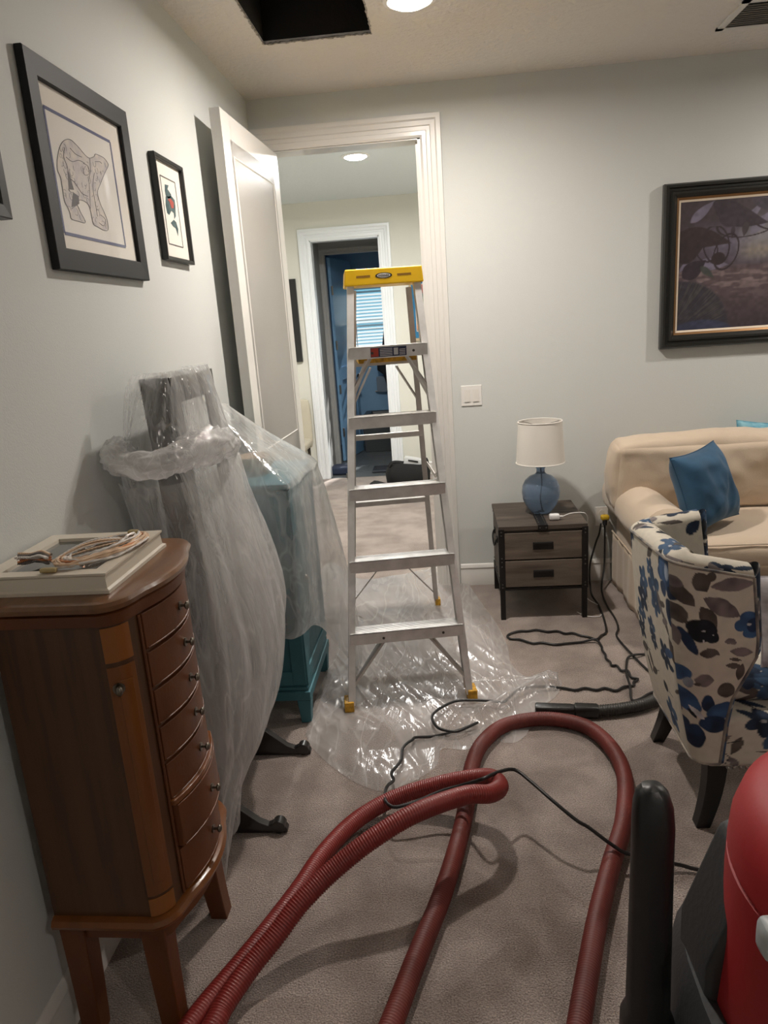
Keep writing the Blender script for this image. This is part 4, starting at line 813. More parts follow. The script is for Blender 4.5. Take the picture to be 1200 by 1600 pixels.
# pillows
def pillow(name, c4, thick, mt, label, colors=None, n=36, seed=0, crease=.01):
    P = [Vector(q) for q in c4]; ctr = sum(P, Vector())/4; nrm = (P[1]-P[0]).cross(P[3]-P[0]).normalized()
    t = thing(name, (ctr.x, ctr.y, min(q.z for q in P)), label, 'pillow', group='throw pillows'); mb = MB()
    for sg in (1, -1):
        def f(u, v):
            a, b = 2*u-1, 2*v-1
            pinch = 1-.10*(1-a*a)*0
            uu = .5+.5*a*(1-.09*(1-b*b)); vv = .5+.5*b*(1-.09*(1-a*a))
            q = P[0]*(1-uu)*(1-vv)+P[1]*uu*(1-vv)+P[2]*uu*vv+P[3]*(1-uu)*vv
            h = thick/2*((1-a**4)*(1-b**4))**.55*(1-.25*(a*a+b*b)*.5)
            cr_ = crease*(noise.noise(Vector((a*2.2+seed, b*2.2, sg)))*1.0-abs(noise.noise(Vector((a*3.3, b*1.5+seed, sg*3))))*.8)*(1-a**4)*(1-b**4)
            return tuple(q+nrm*sg*(h+cr_*2))
        g = MB().grid(f, n, n)
        mb.add(g.v, g.f if sg > 0 else [q[::-1] for q in g.f])
    o = obj('pillow_cover', mb, mt, t, colors=None, weld=.0005)
    edge = []
    for i in range(4):
        A_, B_ = P[i], P[(i+1) % 4]; md_ = (A_+B_)/2; inn = (ctr-md_)*.09
        for k in range(10):
            s = k/10; edge.append(A_.lerp(B_, s)+inn*4*s*(1-s))
    edge.append(edge[0]); obj('piping', MB().tube(edge, .003, 6), mt, t); return t, mb
VEL = mat('blue_velvet', (.022, .085, .165), .8, sheen=.12, var=.25, vscale=7)
pillow('throw_pillow', [(1.135,3.34,.50),(1.40,3.50,.555),(1.300,3.60,.905),(1.035,3.40,.87)], .22, VEL, 'blue velvet throw pillow propped in the corner of the beige sofa', seed=3, crease=.009)
TP = mat('teal_patterned_print', (.02,.20,.34), .7, col2=(.25,.50,.58), vscale=16)
pillow('throw_pillow', [(1.53,3.93,.60),(1.93,3.97,.56),(1.97,4.03,.90),(1.56,4.00,.935)], .13, TP, 'teal patterned pillow peeking over the sofa back at right edge', seed=8)
# ------------------------------------------------------------------ floral armchair
def floral_cols(S, Z, seed=5, rows=FLORAL, rand=True):
    c = np.tile(np.array([[.60, .56, .475]]), (len(S), 1)); n = vnoise(S*3+2, Z*3+2, 22, 3)
    c *= (.93+.12*n[:, None])
    def paint(x, z, a, b, ang, col):
        nonlocal c
        msk_ = (np.abs(S-x) < a*1.4+b) & (np.abs(Z-z) < a*1.4+b)
        if not msk_.any(): return
        s_, z_ = S[msk_], Z[msk_]; t_ = math.radians(ang); dx_, dz_ = s_-x, z_-z; xx = dx_*math.cos(t_)+dz_*math.sin(t_); yy = -dx_*math.sin(t_)+dz_*math.cos(t_)
        if col[0] > .05 and b < a*.95 and a > .012: q_ = np.clip(1-(xx/(a*1.05))**2, 1e-3, 1); e_ = np.where(np.abs(xx) > a*1.05, 9, (np.abs(yy)/(b*q_))**1.6)
        else: e_ = ell(s_, z_, x, z, a*.92, b*.92, ang)
        wob = 1+.35*(vnoise(s_*20+3, z_*20+3, 3, 9)-.5)
        k = np.clip((wob-e_)*7, 0, 1); tone = (.6+.9*vnoise(s_*14+5, z_*14+5, 3.0, 11))[:, None]; rim = 1-.35*np.clip(e_-.6, 0, 1)[:, None]
        sub = c[msk_]; sub = sub*(1-k[:, None])+np.array(col)[None, :]*tone*rim*k[:, None]; c[msk_] = sub
    rs = random.Random(seed)
    Nn, Bb, Tt, Gg, Kk = (.012,.026,.055), (.035,.075,.145), (.085,.070,.062), (.19,.165,.165), (.008,.012,.018)
    if rand:
        for _ in range(70):
            x, z = rs.uniform(float(S.min()), float(S.max())), rs.uniform(float(Z.min()), float(Z.max())); 
            if .0 < x < .31 and rows: continue
            k = rs.random(); a0 = rs.uniform(0, 360)
            if k < .45:
                col = rs.choice([Bb, Bb, Nn]); r0 = rs.uniform(.02, .042)
                for j in range(5):
                    a = a0+j*72; paint(x+r0*.8*math.cos(math.radians(a)), z+r0*.8*math.sin(math.radians(a)), r0*.9, r0*.6, a, col)
                paint(x, z, r0*.3, r0*.2, 0, (.35,.36,.38))
            else:
                col = rs.choice([Tt, Gg, Tt, Kk, Nn]); paint(x, z, rs.uniform(.025,.045), rs.uniform(.010,.020), a0, col)
                a = math.radians(a0); paint(x-.05*math.cos(a), z-.05*math.sin(a), .03, .0016, a0, Kk)
    if rows:
        for x, z, a, b, ang, col in rows: g_ = 1.22 if col[2] > col[0]*1.5 else 1.06; paint(x-CHX, z, a*g_, b*g_, ang, col)
    return np.clip(c, 0, 1)
CHX = .56   # x where the near side panel begins: the print runs on from the back
FAB = vcol_mat('floral_linen', .85, bump=.15, bscale=500)
ch = thing('armchair', (.95, 2.22, 0), 'floral wingback armchair in blue and grey on cream with black legs', 'armchair')
def chpath(xf, xb, yn, yf, r):
    # plan outline of the shell at one height: near front end, round the back, to the far front end
    P = [(xf, yn)]; n = 60
    for k in range(1, n+1): P.append((xf+(xb+r-xf)*k/n, yn))
    for k in range(1, 17): a = -PI/2-k*PI/32; P.append((xb+r+r*math.cos(a), yn+r+r*math.sin(a)))
    for k in range(1, 51): P.append((xb, yn+r+(yf-yn-2*r)*k/50))
    for k in range(1, 17): a = PI-k*PI/32; P.append((xb+r+r*math.cos(a), yf-r+r*math.sin(a)))
    for k in range(1, 31): P.append((xb+r+(xf-xb-r)*k/30, yf))
    return P
def lin(t, xs, ys): return float(np.interp(t, xs, ys))
HS = [k/60 for k in range(61)]
PH = [chpath(lin(h, [0,.25,.38,.60,.68,1], [.773,.780,.792,.850,.852,.833]), .700-.090*h**.9, 1.965-.012*h, 2.43+.035*h, .05+.02*h) for h in HS]
PT = PH[-1]; PB = PH[0]; NU = len(PT)
def shell(u_i, h):
    q = max(0, min(59.999, h*60)); j = int(q); f = q-j; (xa, ya), (xc, yc) = PH[j][u_i], PH[j+1][u_i]
    return Vector((xa+(xc-xa)*f, ya+(yc-ya)*f, 0))
def ztop(i):
    x, y = PT[i]; t = max(0, min(1, (x-.61)/(.833-.61))); k = max(0, min(1, (y-1.96)/.5))
    return (.866-.048*t)*(1-k)+(.828+.032*t)*k
z0s = .225
mbv, nv = MB(), 230
NRM = []
for i in range(NU):
    a = PT[max(i-1, 0)]; b = PT[min(i+1, NU-1)]; d = Vector((b[0]-a[0], b[1]-a[1], 0)).normalized(); NRM.append(Vector((-d.y, d.x, 0))*(1))
# make normals point outward
cen = Vector((.9, 2.23, 0))
for i in range(NU):
    if (Vector((*PT[i], 0))-cen).dot(NRM[i]) < 0: NRM[i] = -NRM[i]
# fine resample along the outline for print detail
def outl(u, h):
    q = u*(NU-1); i = min(int(q), NU-2); f = q-i
    P0 = shell(i, h).lerp(shell(i+1, h), f); N0 = NRM[i].lerp(NRM[i+1], f); zt = ztop(i)*(1-f)+ztop(i+1)*f; return P0, N0, zt
nu2 = 420
arcs = [0]; 
for k in range(1, nu2+1):
    a = outl((k-1)/nu2, .6)[0]; b = outl(k/nu2, .6)[0]; arcs.append(arcs[-1]+(b-a).length)
near_len = .25
def ofun(u, v):
    P0, N0, zt = outl(u, v); belly = .012*math.sin(PI*v); z = z0s+(zt-z0s)*v
    return P0+N0*belly+Vector((0, 0, z))
mo = MB().grid(lambda u, v: tuple(ofun(u, v)), nu2, nv)
V_ = np.array(mo.v); sidx = np.tile(np.arange(nu2+1), nv+1); AR = np.array(arcs)
S_ = np.where(V_[:,1] < 2.0, V_[:,0]-CHX, -(AR[sidx]-near_len)+0)
S_ = np.where((V_[:,1] >= 2.0), -(V_[:,1]-2.0)+.04, S_); far = V_[:,1] > 2.42; S_ = np.where(far, -.4-(V_[:,0]-.57), S_)
obj('outer_shell', mo, FAB, ch, colors=floral_cols(S_, V_[:,2]))
# rim, inner face
TK = .085
def ifun(u, v):
    # v 0..1: over the padded rim then down the inside
    P0, N0, zt = outl(u, 1.0)
    if v < .35:
        a = v/.35*PI; return P0-N0*(TK/2)*(1-math.cos(a))+Vector((0,0,zt+.030*math.sin(a)))
    k = (v-.35)/.65; P1, N1, _ = outl(u, 1-k*.72)
    return P1-N1*(TK+.015*math.sin(PI*k))+Vector((0,0,zt+(.40-zt)*k))
mi = MB().grid(lambda u, v: tuple(ifun(u, v)), nu2, 120)
V_ = np.array(mi.v); vv = np.repeat(np.arange(121)/120, nu2+1); S2 = AR[np.tile(np.arange(nu2+1), 121)]
obj('inner_back', mi, FAB, ch, colors=floral_cols(S2, vv*.6, seed=23, rows=None))
# front ends of the wings
for e_, uu in (('near', 0.0), ('far', 1.0)):
    def ef(u, v):
        P0, N0, zt = outl(uu, v); z = z0s+(zt-z0s)*v; a = u*PI
        th = TK*(.75+.25*v); q = P0-N0*(th/2)*(1-math.cos(a))
        fw_ = Vector((1, 0, 0)); return q+fw_*(.026*math.sin(a))+Vector((0, 0, z+.03*math.sin(a)*(v**6)))
    me_ = MB().grid(lambda u, v: tuple(ef(u, v)), 24, 150); V_ = np.array(me_.v)
    obj('wing_front', me_, FAB, ch, colors=floral_cols(V_[:,1]*1.0, V_[:,2], seed=31 if e_ == 'near' else 33, rows=None))
# piping along seams
pp = MB(); pp.tube([ofun(k/120, 1.0)+Vector((0,0,.002)) for k in range(121)], .0045, 8); pp.tube([ofun(0, k/40) for k in range(41)], .0045, 8); pp.tube([ofun(1, k/40) for k in range(41)], .0045, 8)
pp.tube([ofun(k/120, 0) for k in range(121)], .004, 8)
V_ = np.array(pp.v); PC = mat('dark_floral_piping', (.05,.055,.075), .8, col2=(.45,.40,.33), vscale=14)
obj('piping', pp, PC, ch)
# seat box with front apron and seat cushion
def printed_box(name, x0, x1, y0, y1, z0, z1, r, puff, seed, nn=70):
    mb = MB().cushion(((x0+x1)/2, (y0+y1)/2, (z0+z1)/2), (x1-x0, y1-y0, z1-z0), r=r, n=nn, puff=puff)
    V_ = np.array(mb.v); return obj(name, mb, FAB, ch, colors=floral_cols(V_[:,0]+V_[:,1]*.0+(V_[:,1]-y0)*.7, V_[:,2]+(V_[:,1]-y0)*.7, seed=seed, rows=None))
printed_box('seat_base', .735, 1.20, 1.970, 2.44, .205, .375, .02, .0, 41, 90)
printed_box('seat_cushion', .80, 1.22, 2.045, 2.385, .375, .470, .04, .012, 43, 90)
nl = MB()
for k in range(24): nl.ball((.795+k*.0185, 1.962, .215), .0055, 8)
obj('nail_head_trim', nl, mat('polished_nail', (.55,.53,.5), .25, metal=1), ch, kind='stuff')
for (fx, fy, tx, ty) in ((.735, 1.985, .775, 2.01), (.735, 2.455, .775, 2.41), (1.16, 1.99, 1.15, 2.01), (1.16, 2.44, 1.15, 2.41)):
    mb = MB(); rings = []
    for k in range(7):
        t = k/6; h = .021+.010*t; cx = fx+(tx-fx)*t+.010*math.sin(PI*t); cy = fy+(ty-fy)*t; z = .235*t
        rings.append([(cx-h, cy-h, z), (cx+h, cy-h, z), (cx+h, cy+h, z), (cx-h, cy+h, z)])
    obj('leg', mb.loops(rings), BLACK, ch, bevel=.003)
tp_, _m = pillow('throw_pillow', [(.93,2.09,.47),(1.24,2.12,.47),(1.22,2.20,.76),(.91,2.17,.74)], .12, mat('white_grey_printed_cotton', (.60,.57,.57), .85, col2=(.36,.34,.37), vscale=14, stretch=(1,1,3)), 'white and grey printed cushion on the floral armchair seat', seed=13)
mb = MB().prism([(1.02+.03*math.cos(2*PI*k/20), 2.085, .575+.024*math.sin(2*PI*k/20)) for k in range(20)], (0, .05, 0)); obj('pink_spot', mb, mat('soft_pink_print', (.70,.22,.26), .9), tp_, smooth=False)
# ------------------------------------------------------------------ jewellery armoire
AW = wood('cherry_side_veneer', (.090,.036,.011), (.055,.022,.007), .42, 2.0, (22,22,1.3), coat=.08)
AW2 = wood('cherry_front_veneer', (.140,.041,.010), (.095,.027,.006), .42, 2.0, (6,6,2.5), coat=.0)
AW3 = wood('honey_cherry_trim', (.21,.070,.012), (.145,.046,.010), .30, 2.0, (8,8,1.5), coat=.2)
AWT = wood('cherry_top_veneer', (.20,.090,.034), (.13,.056,.021), .28, 2.0, (16,2,4), coat=.35)
ar = thing('jewelry_armoire', (-.77, 1.45, 0), 'tall bow-front cherry wood jewelry cabinet with small drawers', 'cabinet')
def plan(off=0, n=24, bulge=.032):
    P = [(-.915, 1.265-off), (-.708, 1.262-off)]
    for k in range(1, 9):
        a = -PI/2+k*(PI/2-.18)/8; P.append((-.695+(.052+off)*math.cos(a)*.95, 1.312+(.052+off)*math.sin(a)))
    for k in range(1, n):
        t = k/n; P.append((-.643+off*.9+bulge*(4*t*(1-t)), 1.322+(1.60-1.322)*t))
    for k in range(0, 9):
        a = .18+k*(PI/2-.18)/8; P.append((-.695+(.052+off)*math.cos(a)*.95, 1.61+(.052+off)*math.sin(a)))
    P += [(-.915, 1.664+off)]
    return P
def slabp(z, off, bulge=.032): return [(x, y, z) for x, y in plan(off, bulge=bulge)]
body = MB().loops([slabp(.345, 0, .020), slabp(1.035, 0, .020)]); obj('body', body, AW, ar)
obj('cornice', MB().loops([slabp(1.033, .0), slabp(1.036, .008), slabp(1.060, .012), slabp(1.064, .006), slabp(1.066, .010)]), AW2, ar, angle=25)
obj('top', MB().loops([slabp(1.066, .014), slabp(1.070, .022), slabp(1.080, .025), slabp(1.087, .020), slabp(1.090, .010)]), AWT, ar, angle=25)
obj('skirt_moulding', MB().loops([slabp(.318, .006), slabp(.322, .016), slabp(.332, .020), slabp(.342, .014), slabp(.346, .004)]), AW3, ar, angle=25)
obj('apron', MB().loops([slabp(.275, -.012), slabp(.318, -.012)]), AW2, ar)
# bowed drawer fronts following the plan curve
def bowx(y, off=0, bulge=.032): t = (y-1.322)/(1.60-1.322); return -.643+off+bulge*4*t*(1-t)
def bowfront(y0, y1, z0, z1, o0, o1, n=14, bulge=.032):
    mb = MB(); rings = []
    for k in range(n+1):
        y = y0+(y1-y0)*k/n; rings.append([(bowx(y, o0, bulge), y, z0), (bowx(y, o1, bulge)-0, y, z0+0), (bowx(y, o1, bulge), y, z1), (bowx(y, o0, bulge), y, z1)])
    return mb.loops(rings)
zs = [(.949, 1.029), (.861, .941), (.773, .853), (.685, .765), (.588, .677), (.468, .575), (.352, .460)]
FRN = mat('drawer_shadow_gap', (.02,.008,.004), .7)
KN = mat('knob_pewter', (.20,.18,.15), .28, metal=1)
for i, (z0, z1) in enumerate(zs):
    extra = .012 if i == 5 else 0
    d = obj('drawer', bowfront(1.334, 1.606, z0, z1, -.022, .004+extra), AW2, ar, bevel=.0015)
    obj('drawer_bead', MB().tube([(bowx(y, .0045+extra), y, z0+.003) for y in [1.336+.268*k/12 for k in range(13)]], .0018, 8), AW2, d)
    yk, zk = 1.468, (z0+z1)/2+.002; xk = bowx(yk, .004+extra)
    km = MB(); km.disc((xk, yk, zk), (1,0,0), .010, .003, 16); km.tube([(xk, yk, zk), (xk+.014, yk, zk)], .0035, 10); km.ball((xk+.017, yk, zk), .0095, 12, (.6,1,1)); obj('knob', km, KN, d)
# ledge above the lower drawers, pilasters and side-door panel
obj('ledge', bowfront(1.328, 1.612, .576, .590, -.01, .014), AW3, ar, bevel=.003)
for y in (1.328, 1.612): obj('pilaster_bead', MB().tube([(bowx(y, .002), y, .35), (bowx(y, .002), y, 1.03)], .0035, 8), AW2, ar)
def cpt(a, z, r=.0545): return (-.695+r*math.cos(a)*.95, 1.312+r*math.sin(a), z)
pm = MB(); aa = [-PI/2+.12+k*(PI/2-.42)/10 for k in range(11)]
pm.loops([[cpt(a, .40, .050), cpt(a, .40), cpt(a, .945), cpt(a, .945, .050)] for a in aa]); pd = obj('side_door', pm, AW3, ar, bevel=.0012)
ins = MB().loops([[cpt(a, .43, .05), cpt(a, .43, .0565), cpt(a, .915, .0565), cpt(a, .915, .05)] for a in aa[3:9]]); obj('raised_panel', ins, AW3, pd, bevel=.001)
k0 = Vector(cpt(aa[3], .90)); kd = (k0-Vector((-.695, 1.312, .90))).normalized(); km = MB(); km.disc(k0, kd, .012, .003, 18); km.tube([k0, k0+kd*.012], .004, 10)
km.ball(tuple(k0+kd*.014), .011, 14, (.7,.7,1)); obj('knob', km, KN, pd)
km = MB(); km.disc((-.70, 1.665, .90), (0,1,0), .010, .003, 14); km.ball((-.70, 1.678, .90), .010, 12); obj('knob', km, KN, ar)
obj('corner_block', MB().loops([[cpt(a, .955, .05), cpt(a, .955), cpt(a, 1.03), cpt(a, 1.03, .05)] for a in aa]), mat('orange_cherry_block', (.25,.085,.014), .35, coat=.15), ar, bevel=.001)
obj('corner_block', MB().loops([[cpt(a, .348, .05), cpt(a, .348), cpt(a, .392), cpt(a, .392, .05)] for a in aa]), MATS['orange_cherry_block'], ar, bevel=.001)
# legs, gently tapered and flared
for (x, y, fx, fy) in ((-.885, 1.295, -.885, 1.285), (-.70, 1.298, -.690, 1.288), (-.70, 1.622, -.686, 1.632), (-.885, 1.635, -.885, 1.645)):
    rings = []
    for k in range(8):
        t = k/7; h = .023+.006*t; cx = x+(fx-x)*(1-t)**2; cy = y+(fy-y)*(1-t)**2; z = .32*t; rings.append([(cx-h, cy-h, z), (cx+h, cy-h, z), (cx+h, cy+h, z), (cx-h, cy+h, z)])
    obj('leg', MB().loops(rings), AW2, ar, bevel=.003)
# ------------------------------------------------------------------ white shadow box tray on the armoire
CRM = mat('cream_painted_wood', (.66,.60,.50), .4, coat=.25)
ty = thing('shadow_box', (-.81, 1.445, 1.0905), 'white glass-topped shadow box lying flat on the cherry cabinet', 'box')
TX0, TX1, TY0, TY1, TZ0, TZ1 = -.950, -.672, 1.292, 1.600, 1.0905, 1.132
rg = []
for ins_, z in ((0, TZ0), (0, TZ0+.007), (.006, TZ0+.010), (.008, TZ1-.008), (.004, TZ1-.004), (.004, TZ1), (.038, TZ1-.001), (.040, TZ1-.008), (.040, TZ0)): rg.append([(TX0+ins_, TY0+ins_, z), (TX1-ins_, TY0+ins_, z), (TX1-ins_, TY1-ins_, z), (TX0+ins_, TY1-ins_, z)])
obj('frame', framed(rg), CRM, ty, smooth=False, weld=.00001)
obj('glass_top', B(TX0+.038, TX1-.038, TY0+.038, TY1-.038, TZ1-.010, TZ1-.008), mat('dark_glass_pane', (.06,.065,.06), .08, coat=.6, var=.4, vscale=12), ty, smooth=False)
# coils of braided ribbon cable / necklace strands
SIL = mat('silver_strand', (.72,.69,.66), .4, metal=.25); GLD = mat('champagne_gold_strand', (.74,.54,.38), .4, metal=.3); CPR = mat('copper_strand', (.62,.27,.13), .35, metal=.6); GRY = mat('pewter_strand', (.22,.20,.19), .4, metal=.6)
def strands(name, label, n, pathf, mats, rad=.0027, seg=6):
    t = thing(name, tuple(pathf(0, .5)), label, 'necklace', group='corded necklaces on the white box'); 
    for i in range(n):
        P = [pathf(i, k/40) for k in range(41)]
        rr = rad; mb = MB(); A = catmull(P, 3)
        mb.tube(A, lambda k: rr*(1+.22*math.sin(k*1.1)), seg); obj('strand', mb, mats[i % len(mats)], t)
    return t
rs = random.Random(11); off = [(rs.uniform(-1, 1), rs.uniform(-1, 1), rs.uniform(0, 1)) for _ in range(40)]
zt = TZ1+.0028
def loopf(i, t):
    a = 2*PI*(t*.90+.05)+PI*1.17; k = i/17; rx = .050+.019*k+.003*off[i][0]; ry = .062+.026*k+.004*off[i][1]
    cx, cy = -.742, 1.435; x = rx*math.cos(a)*.80; y = ry*math.sin(a)*1.28; al = -.42
    sq = abs(math.sin((t-.5)*PI)); z = zt+.018*(1-k)*off[i][2]*(1-sq)+.006*off[i][2]+.012*abs(math.sin(a*2+i))*.5
    return Vector((cx+x*math.cos(al)-y*math.sin(al), cy+x*math.sin(al)+y*math.cos(al), z))
ns = strands('necklace', 'looped multi-strand necklace of silver and gold cords on white box', 18, loopf, [SIL, GLD, SIL, GLD, GLD, SIL, CPR, GLD])
for p_, dd in (((-.800, 1.312, TZ1+.006), (.034, .012, .010)), ((-.708, 1.515, TZ1+.020), (.022, .016, .012))):
    obj('clasp', MB().cushion(p_, dd, r=.003, n=5, puff=0), mat('brass_clasp', (.48,.38,.20), .3, metal=.9), ns)
def inner(i, t):
    return Vector((-.815+.105*t+.004*off[i][0], 1.36+.14*t+.010*off[i][1]*math.sin(t*PI)+(.012*(i/9-.5)), zt+.006+.020*math.sin(t*PI)*off[i][2]))
strands('necklace', 'short straight bundle of gold cords inside the looped necklace', 10, inner, [GLD, SIL, GLD, GLD], rad=.0017)
def stack(i, t):
    return Vector((-.895+.068*t+.002*off[i][0], 1.375+.006*off[i][1]+.012*math.sin(t*PI), zt+.0025*(i % 9)+.003*(i//9)+.002*math.sin(t*9+i)))
strands('necklace', 'small stacked bundle of silver and copper cords near the wall', 16, lambda i, t: stack(i, t)+Vector((0, -.012*(i//9), 0)), [GRY, GRY, CPR, CPR, SIL, SIL, GRY, SIL, GLD])
fl_ = thing('fabric_flower', (-.952+.02, 1.315, 1.134), 'small red fabric flower at the left edge of the white box', 'flower')
RD = mat('crimson_felt', (.50,.008,.03), .85, sheen=.3)
fc = Vector((-.935, 1.30, 1.150))
mb = MB(); mb.ball(tuple(fc), .015, 12)
for k in range(9):
    a = k*2.4; h = -.006+.0028*k; mb.ball((fc.x+.012*math.cos(a), fc.y+.012*math.sin(a), fc.z+h), .0085, 10)
obj('petals', mb, RD, fl_); obj('stem_thread', MB().tube(catmull([(fc.x+.004, fc.y-.010, fc.z-.01), (fc.x+.010, fc.y-.018, fc.z-.03), (fc.x+.002, fc.y-.020, fc.z-.045)], 5), .0009, 5), mat('dark_thread', (.12,.06,.05), .8), fl_)
# ------------------------------------------------------------------ standing mirror cabinet under plastic
mi_ = thing('cheval_mirror', (-.79, 2.18, 0), 'black standing mirror cabinet wrapped in clear plastic film', 'mirror')
def mloc(x, y, z): # leaning back: top toward the wall
    return (x-.80+(1.46-z)*.045, y, z)
MY0, MY1, MZ0, MZ1 = 1.99, 2.385, .22, 1.462
def mbx(x0, x1, y0, y1, z0, z1): return MB().hexa([mloc(x0,y0,z0), mloc(x1,y0,z0), mloc(x1,y1,z0), mloc(x0,y1,z0), mloc(x0,y0,z1), mloc(x1,y0,z1), mloc(x1,y1,z1), mloc(x0,y1,z1)])
ESP = mat('espresso_black_wood', (.014,.012,.012), .35, coat=.4)
obj('case', mbx(-.045, .022, MY0, MY1, MZ0, MZ1), ESP, mi_, bevel=.003)
mf = MB()
for a in ((MY0, MY0+.062, MZ0, MZ1), (MY1-.062, MY1, MZ0, MZ1), (MY0+.062, MY1-.062, MZ0, MZ0+.075), (MY0+.062, MY1-.062, MZ1-.075, MZ1)):
    q = mbx(.024, .044, *a); mf.add(q.v, q.f)
dco = obj('mirror_door', mf, ESP, mi_, bevel=.002)
obj('mirror_glass', mbx(.026, .034, MY0+.062, MY1-.062, MZ0+.075, MZ1-.075), mat('silvered_mirror', (.82,.84,.84), .03, metal=1), dco, smooth=False)
for y in (MY0-.028, MY1+.012):
    mb = MB().box(-.815, -.775, y, y+.016, .10, 1.05); po_ = obj('side_post', mb, ESP, mi_, bevel=.002)
    # bracket foot with scroll toe
    pts = [(-.93, 0), (-.565, 0), (-.563, .012), (-.575, .030), (-.59, .036), (-.61, .034), (-.625, .026), (-.655, .040), (-.72, .095), (-.76, .13), (-.83, .13), (-.87, .08), (-.93, .03)]
    obj('foot', MB().prism([(x, y-.006, z+.002) for x, z in pts], (0, .028, 0)), ESP, mi_, bevel=.003)
    tt = MB().tube([(-.592, y-.010, .024), (-.592, y+.026, .024)], .022, 18); obj('toe_scroll', tt, ESP, mi_, bevel=.002)
obj('cross_bar', B(-.81, -.78, MY0-.014, MY1+.014, .13, .17), ESP, mi_, bevel=.002)
# ------------------------------------------------------------------ teal cabinet
TL = mat('teal_chalk_paint', (.045,.155,.19), .55, var=.12, vscale=5, bump=.1)
tc_ = thing('storage_cabinet', (-.77, 2.87, 0), 'tall teal painted cabinet under clear plastic behind the mirror', 'cabinet')
CX0, CX1, CY0, CY1 = -.935, -.605, 2.625, 3.115
obj('carcass', B(CX0, CX1-.004, CY0+.004, CY1-.004, .145, .985), TL, tc_, bevel=.003)
obj('top_board', B(CX0-.0, CX1+.010, CY0-.010, CY1+.006, .985, 1.008), TL, tc_, bevel=.004)
obj('base_moulding', MB().box(CX0, CX1+.014, CY0-.014, CY1+.006, .105, .145).box(CX0, CX1+.006, CY0-.006, CY1+.002, .145, .162), TL, tc_, bevel=.005)
for x in (CX0+.03, CX1-.016):
    for y in (CY0+.016, CY1-.03): obj('leg', MB().loops([[(x-h, y-h, z), (x+h, y-h, z), (x+h, y+h, z), (x-h, y+h, z)] for h, z in ((.020, .0), (.028, .105))]), TL, tc_, bevel=.003)
fm_ = MB()
for a in ((CY0, CY0+.055, .17, .98), (CY1-.055, CY1-.0, .17, .98), (CY0+.055, CY1-.055, .17, .23), (CY0+.055, CY1-.055, .925, .98)): fm_.box(CX1-.004, CX1+.008, *a)
dc = obj('door', fm_, TL, tc_, bevel=.002)
for k in range(5):
    a = CY0+.057+k*.0755; obj('plank', B(CX1-.006, CX1+.001, a, a+.0735, .23, .925), TL, dc, bevel=.0015)
sm_ = MB()
for a in ((CX0, CX0+.05, .17, .98), (CX1-.055, CX1-.0, .17, .98), (CX0+.05, CX1-.055, .17, .23), (CX0+.05, CX1-.055, .925, .98)): sm_.box(a[0], a[1], CY0-.004, CY0+.006, a[2], a[3])
obj('side_frame', sm_, TL, tc_, bevel=.002)
obj('knob', MB().ball((CX1+.022, CY0+.09, .60), .013, 12), CHROME, tc_)
# things on the teal cabinet, dim under the film
pf = thing('picture_frame', (-.87, 2.83, 1.008), 'dark picture frame standing on the teal cabinet under the film', 'picture')
obj('frame', MB().hexa([(-.90,2.74,1.010), (-.875,2.74,1.010), (-.875,2.92,1.010), (-.90,2.92,1.010), (-.925,2.74,1.285), (-.90,2.74,1.285), (-.90,2.92,1.285), (-.925,2.92,1.285)]), mat('dark_grey_frame', (.06,.06,.06), .5), pf, bevel=.003)
bo = thing('decorative_bowl', (-.77, 2.86, 1.008), 'tan pottery bowl on the teal cabinet under the film', 'bowl')
obj('bowl', MB().lathe([(.004,.002),(.035,.002),(.045,.010),(.072,.045),(.080,.075),(.076,.075),(.066,.045),(.040,.014),(.004,.010)], (-.77, 2.86, 1.008), 32), mat('tan_stoneware', (.50,.38,.26), .6), bo)
# ------------------------------------------------------------------ clear plastic film
def drape(name, label, rows, mt, nu=150, nv=200, fold=.012, nfold=9, seed=1, fine=.006, parent=None):
    R_, C_ = len(rows), len(rows[0]); G = [[Vector(q) for q in r] for r in rows]
    def cr(a, b, c, d, t): return .5*((2*b)+(c-a)*t+(2*a-5*b+4*c-d)*t*t+(3*b-a-3*c+d)*t*t*t)
    def ev(u, v):
        x = u*(C_-1); i = min(int(x), C_-2); fx = x-i; y = v*(R_-1); j = min(int(y), R_-2); fy = y-j; col = []
        for dj in (-1, 0, 1, 2):
            r = G[max(0, min(R_-1, j+dj))]; col.append(cr(*[r[max(0, min(C_-1, i+di))] for di in (-1, 0, 1, 2)], fx))
        return cr(*col, fy)
    def f(u, v):
        p0 = ev(u, v); e_ = .004
        du = ev(min(1, u+e_), v)-ev(max(0, u-e_), v); dv = ev(u, min(1, v+e_))-ev(u, max(0, v-e_)); n = du.cross(dv)
        if n.length > 1e-9: n.normalize()
        env = min(1, v*2.2)
        w1 = noise.noise(Vector((u*nfold+seed, v*1.3, seed*3.1))); rid = .5-abs(noise.noise(Vector((u*nfold*1.6+seed*2, v*2.2, 7.7))))*1.6
        w2 = .5-abs(noise.noise(Vector((u*17+seed, v*6, 2.2))))*1.5
        w3 = .5-abs(noise.noise(Vector((u*30, v*20+seed, 5.2))))*1.5
        return tuple(p0+n*(fold*env*(w1*1.4+rid)+fine*(.4+.6*env)*(w2*.8+w3*.4)))
    mb = MB().grid(f, nu, nv)
    o = obj(name, mb, mt, parent, angle=180)
    if parent is None: tag(o, label, 'plastic sheet', 'clear plastic sheets over the furniture')
    return o
PL1 = plastic('clear_film_wrap', base=.26, edge=.50, crease=10, dens=(1,1,.28), seed=1.3, bumpd=.024, gloss=.14, spec=.10)
PL1T = plastic('clear_film_twist', base=.40, edge=.45, crease=20, dens=(1,1,1), seed=2.3, bumpd=.01, gloss=.12)
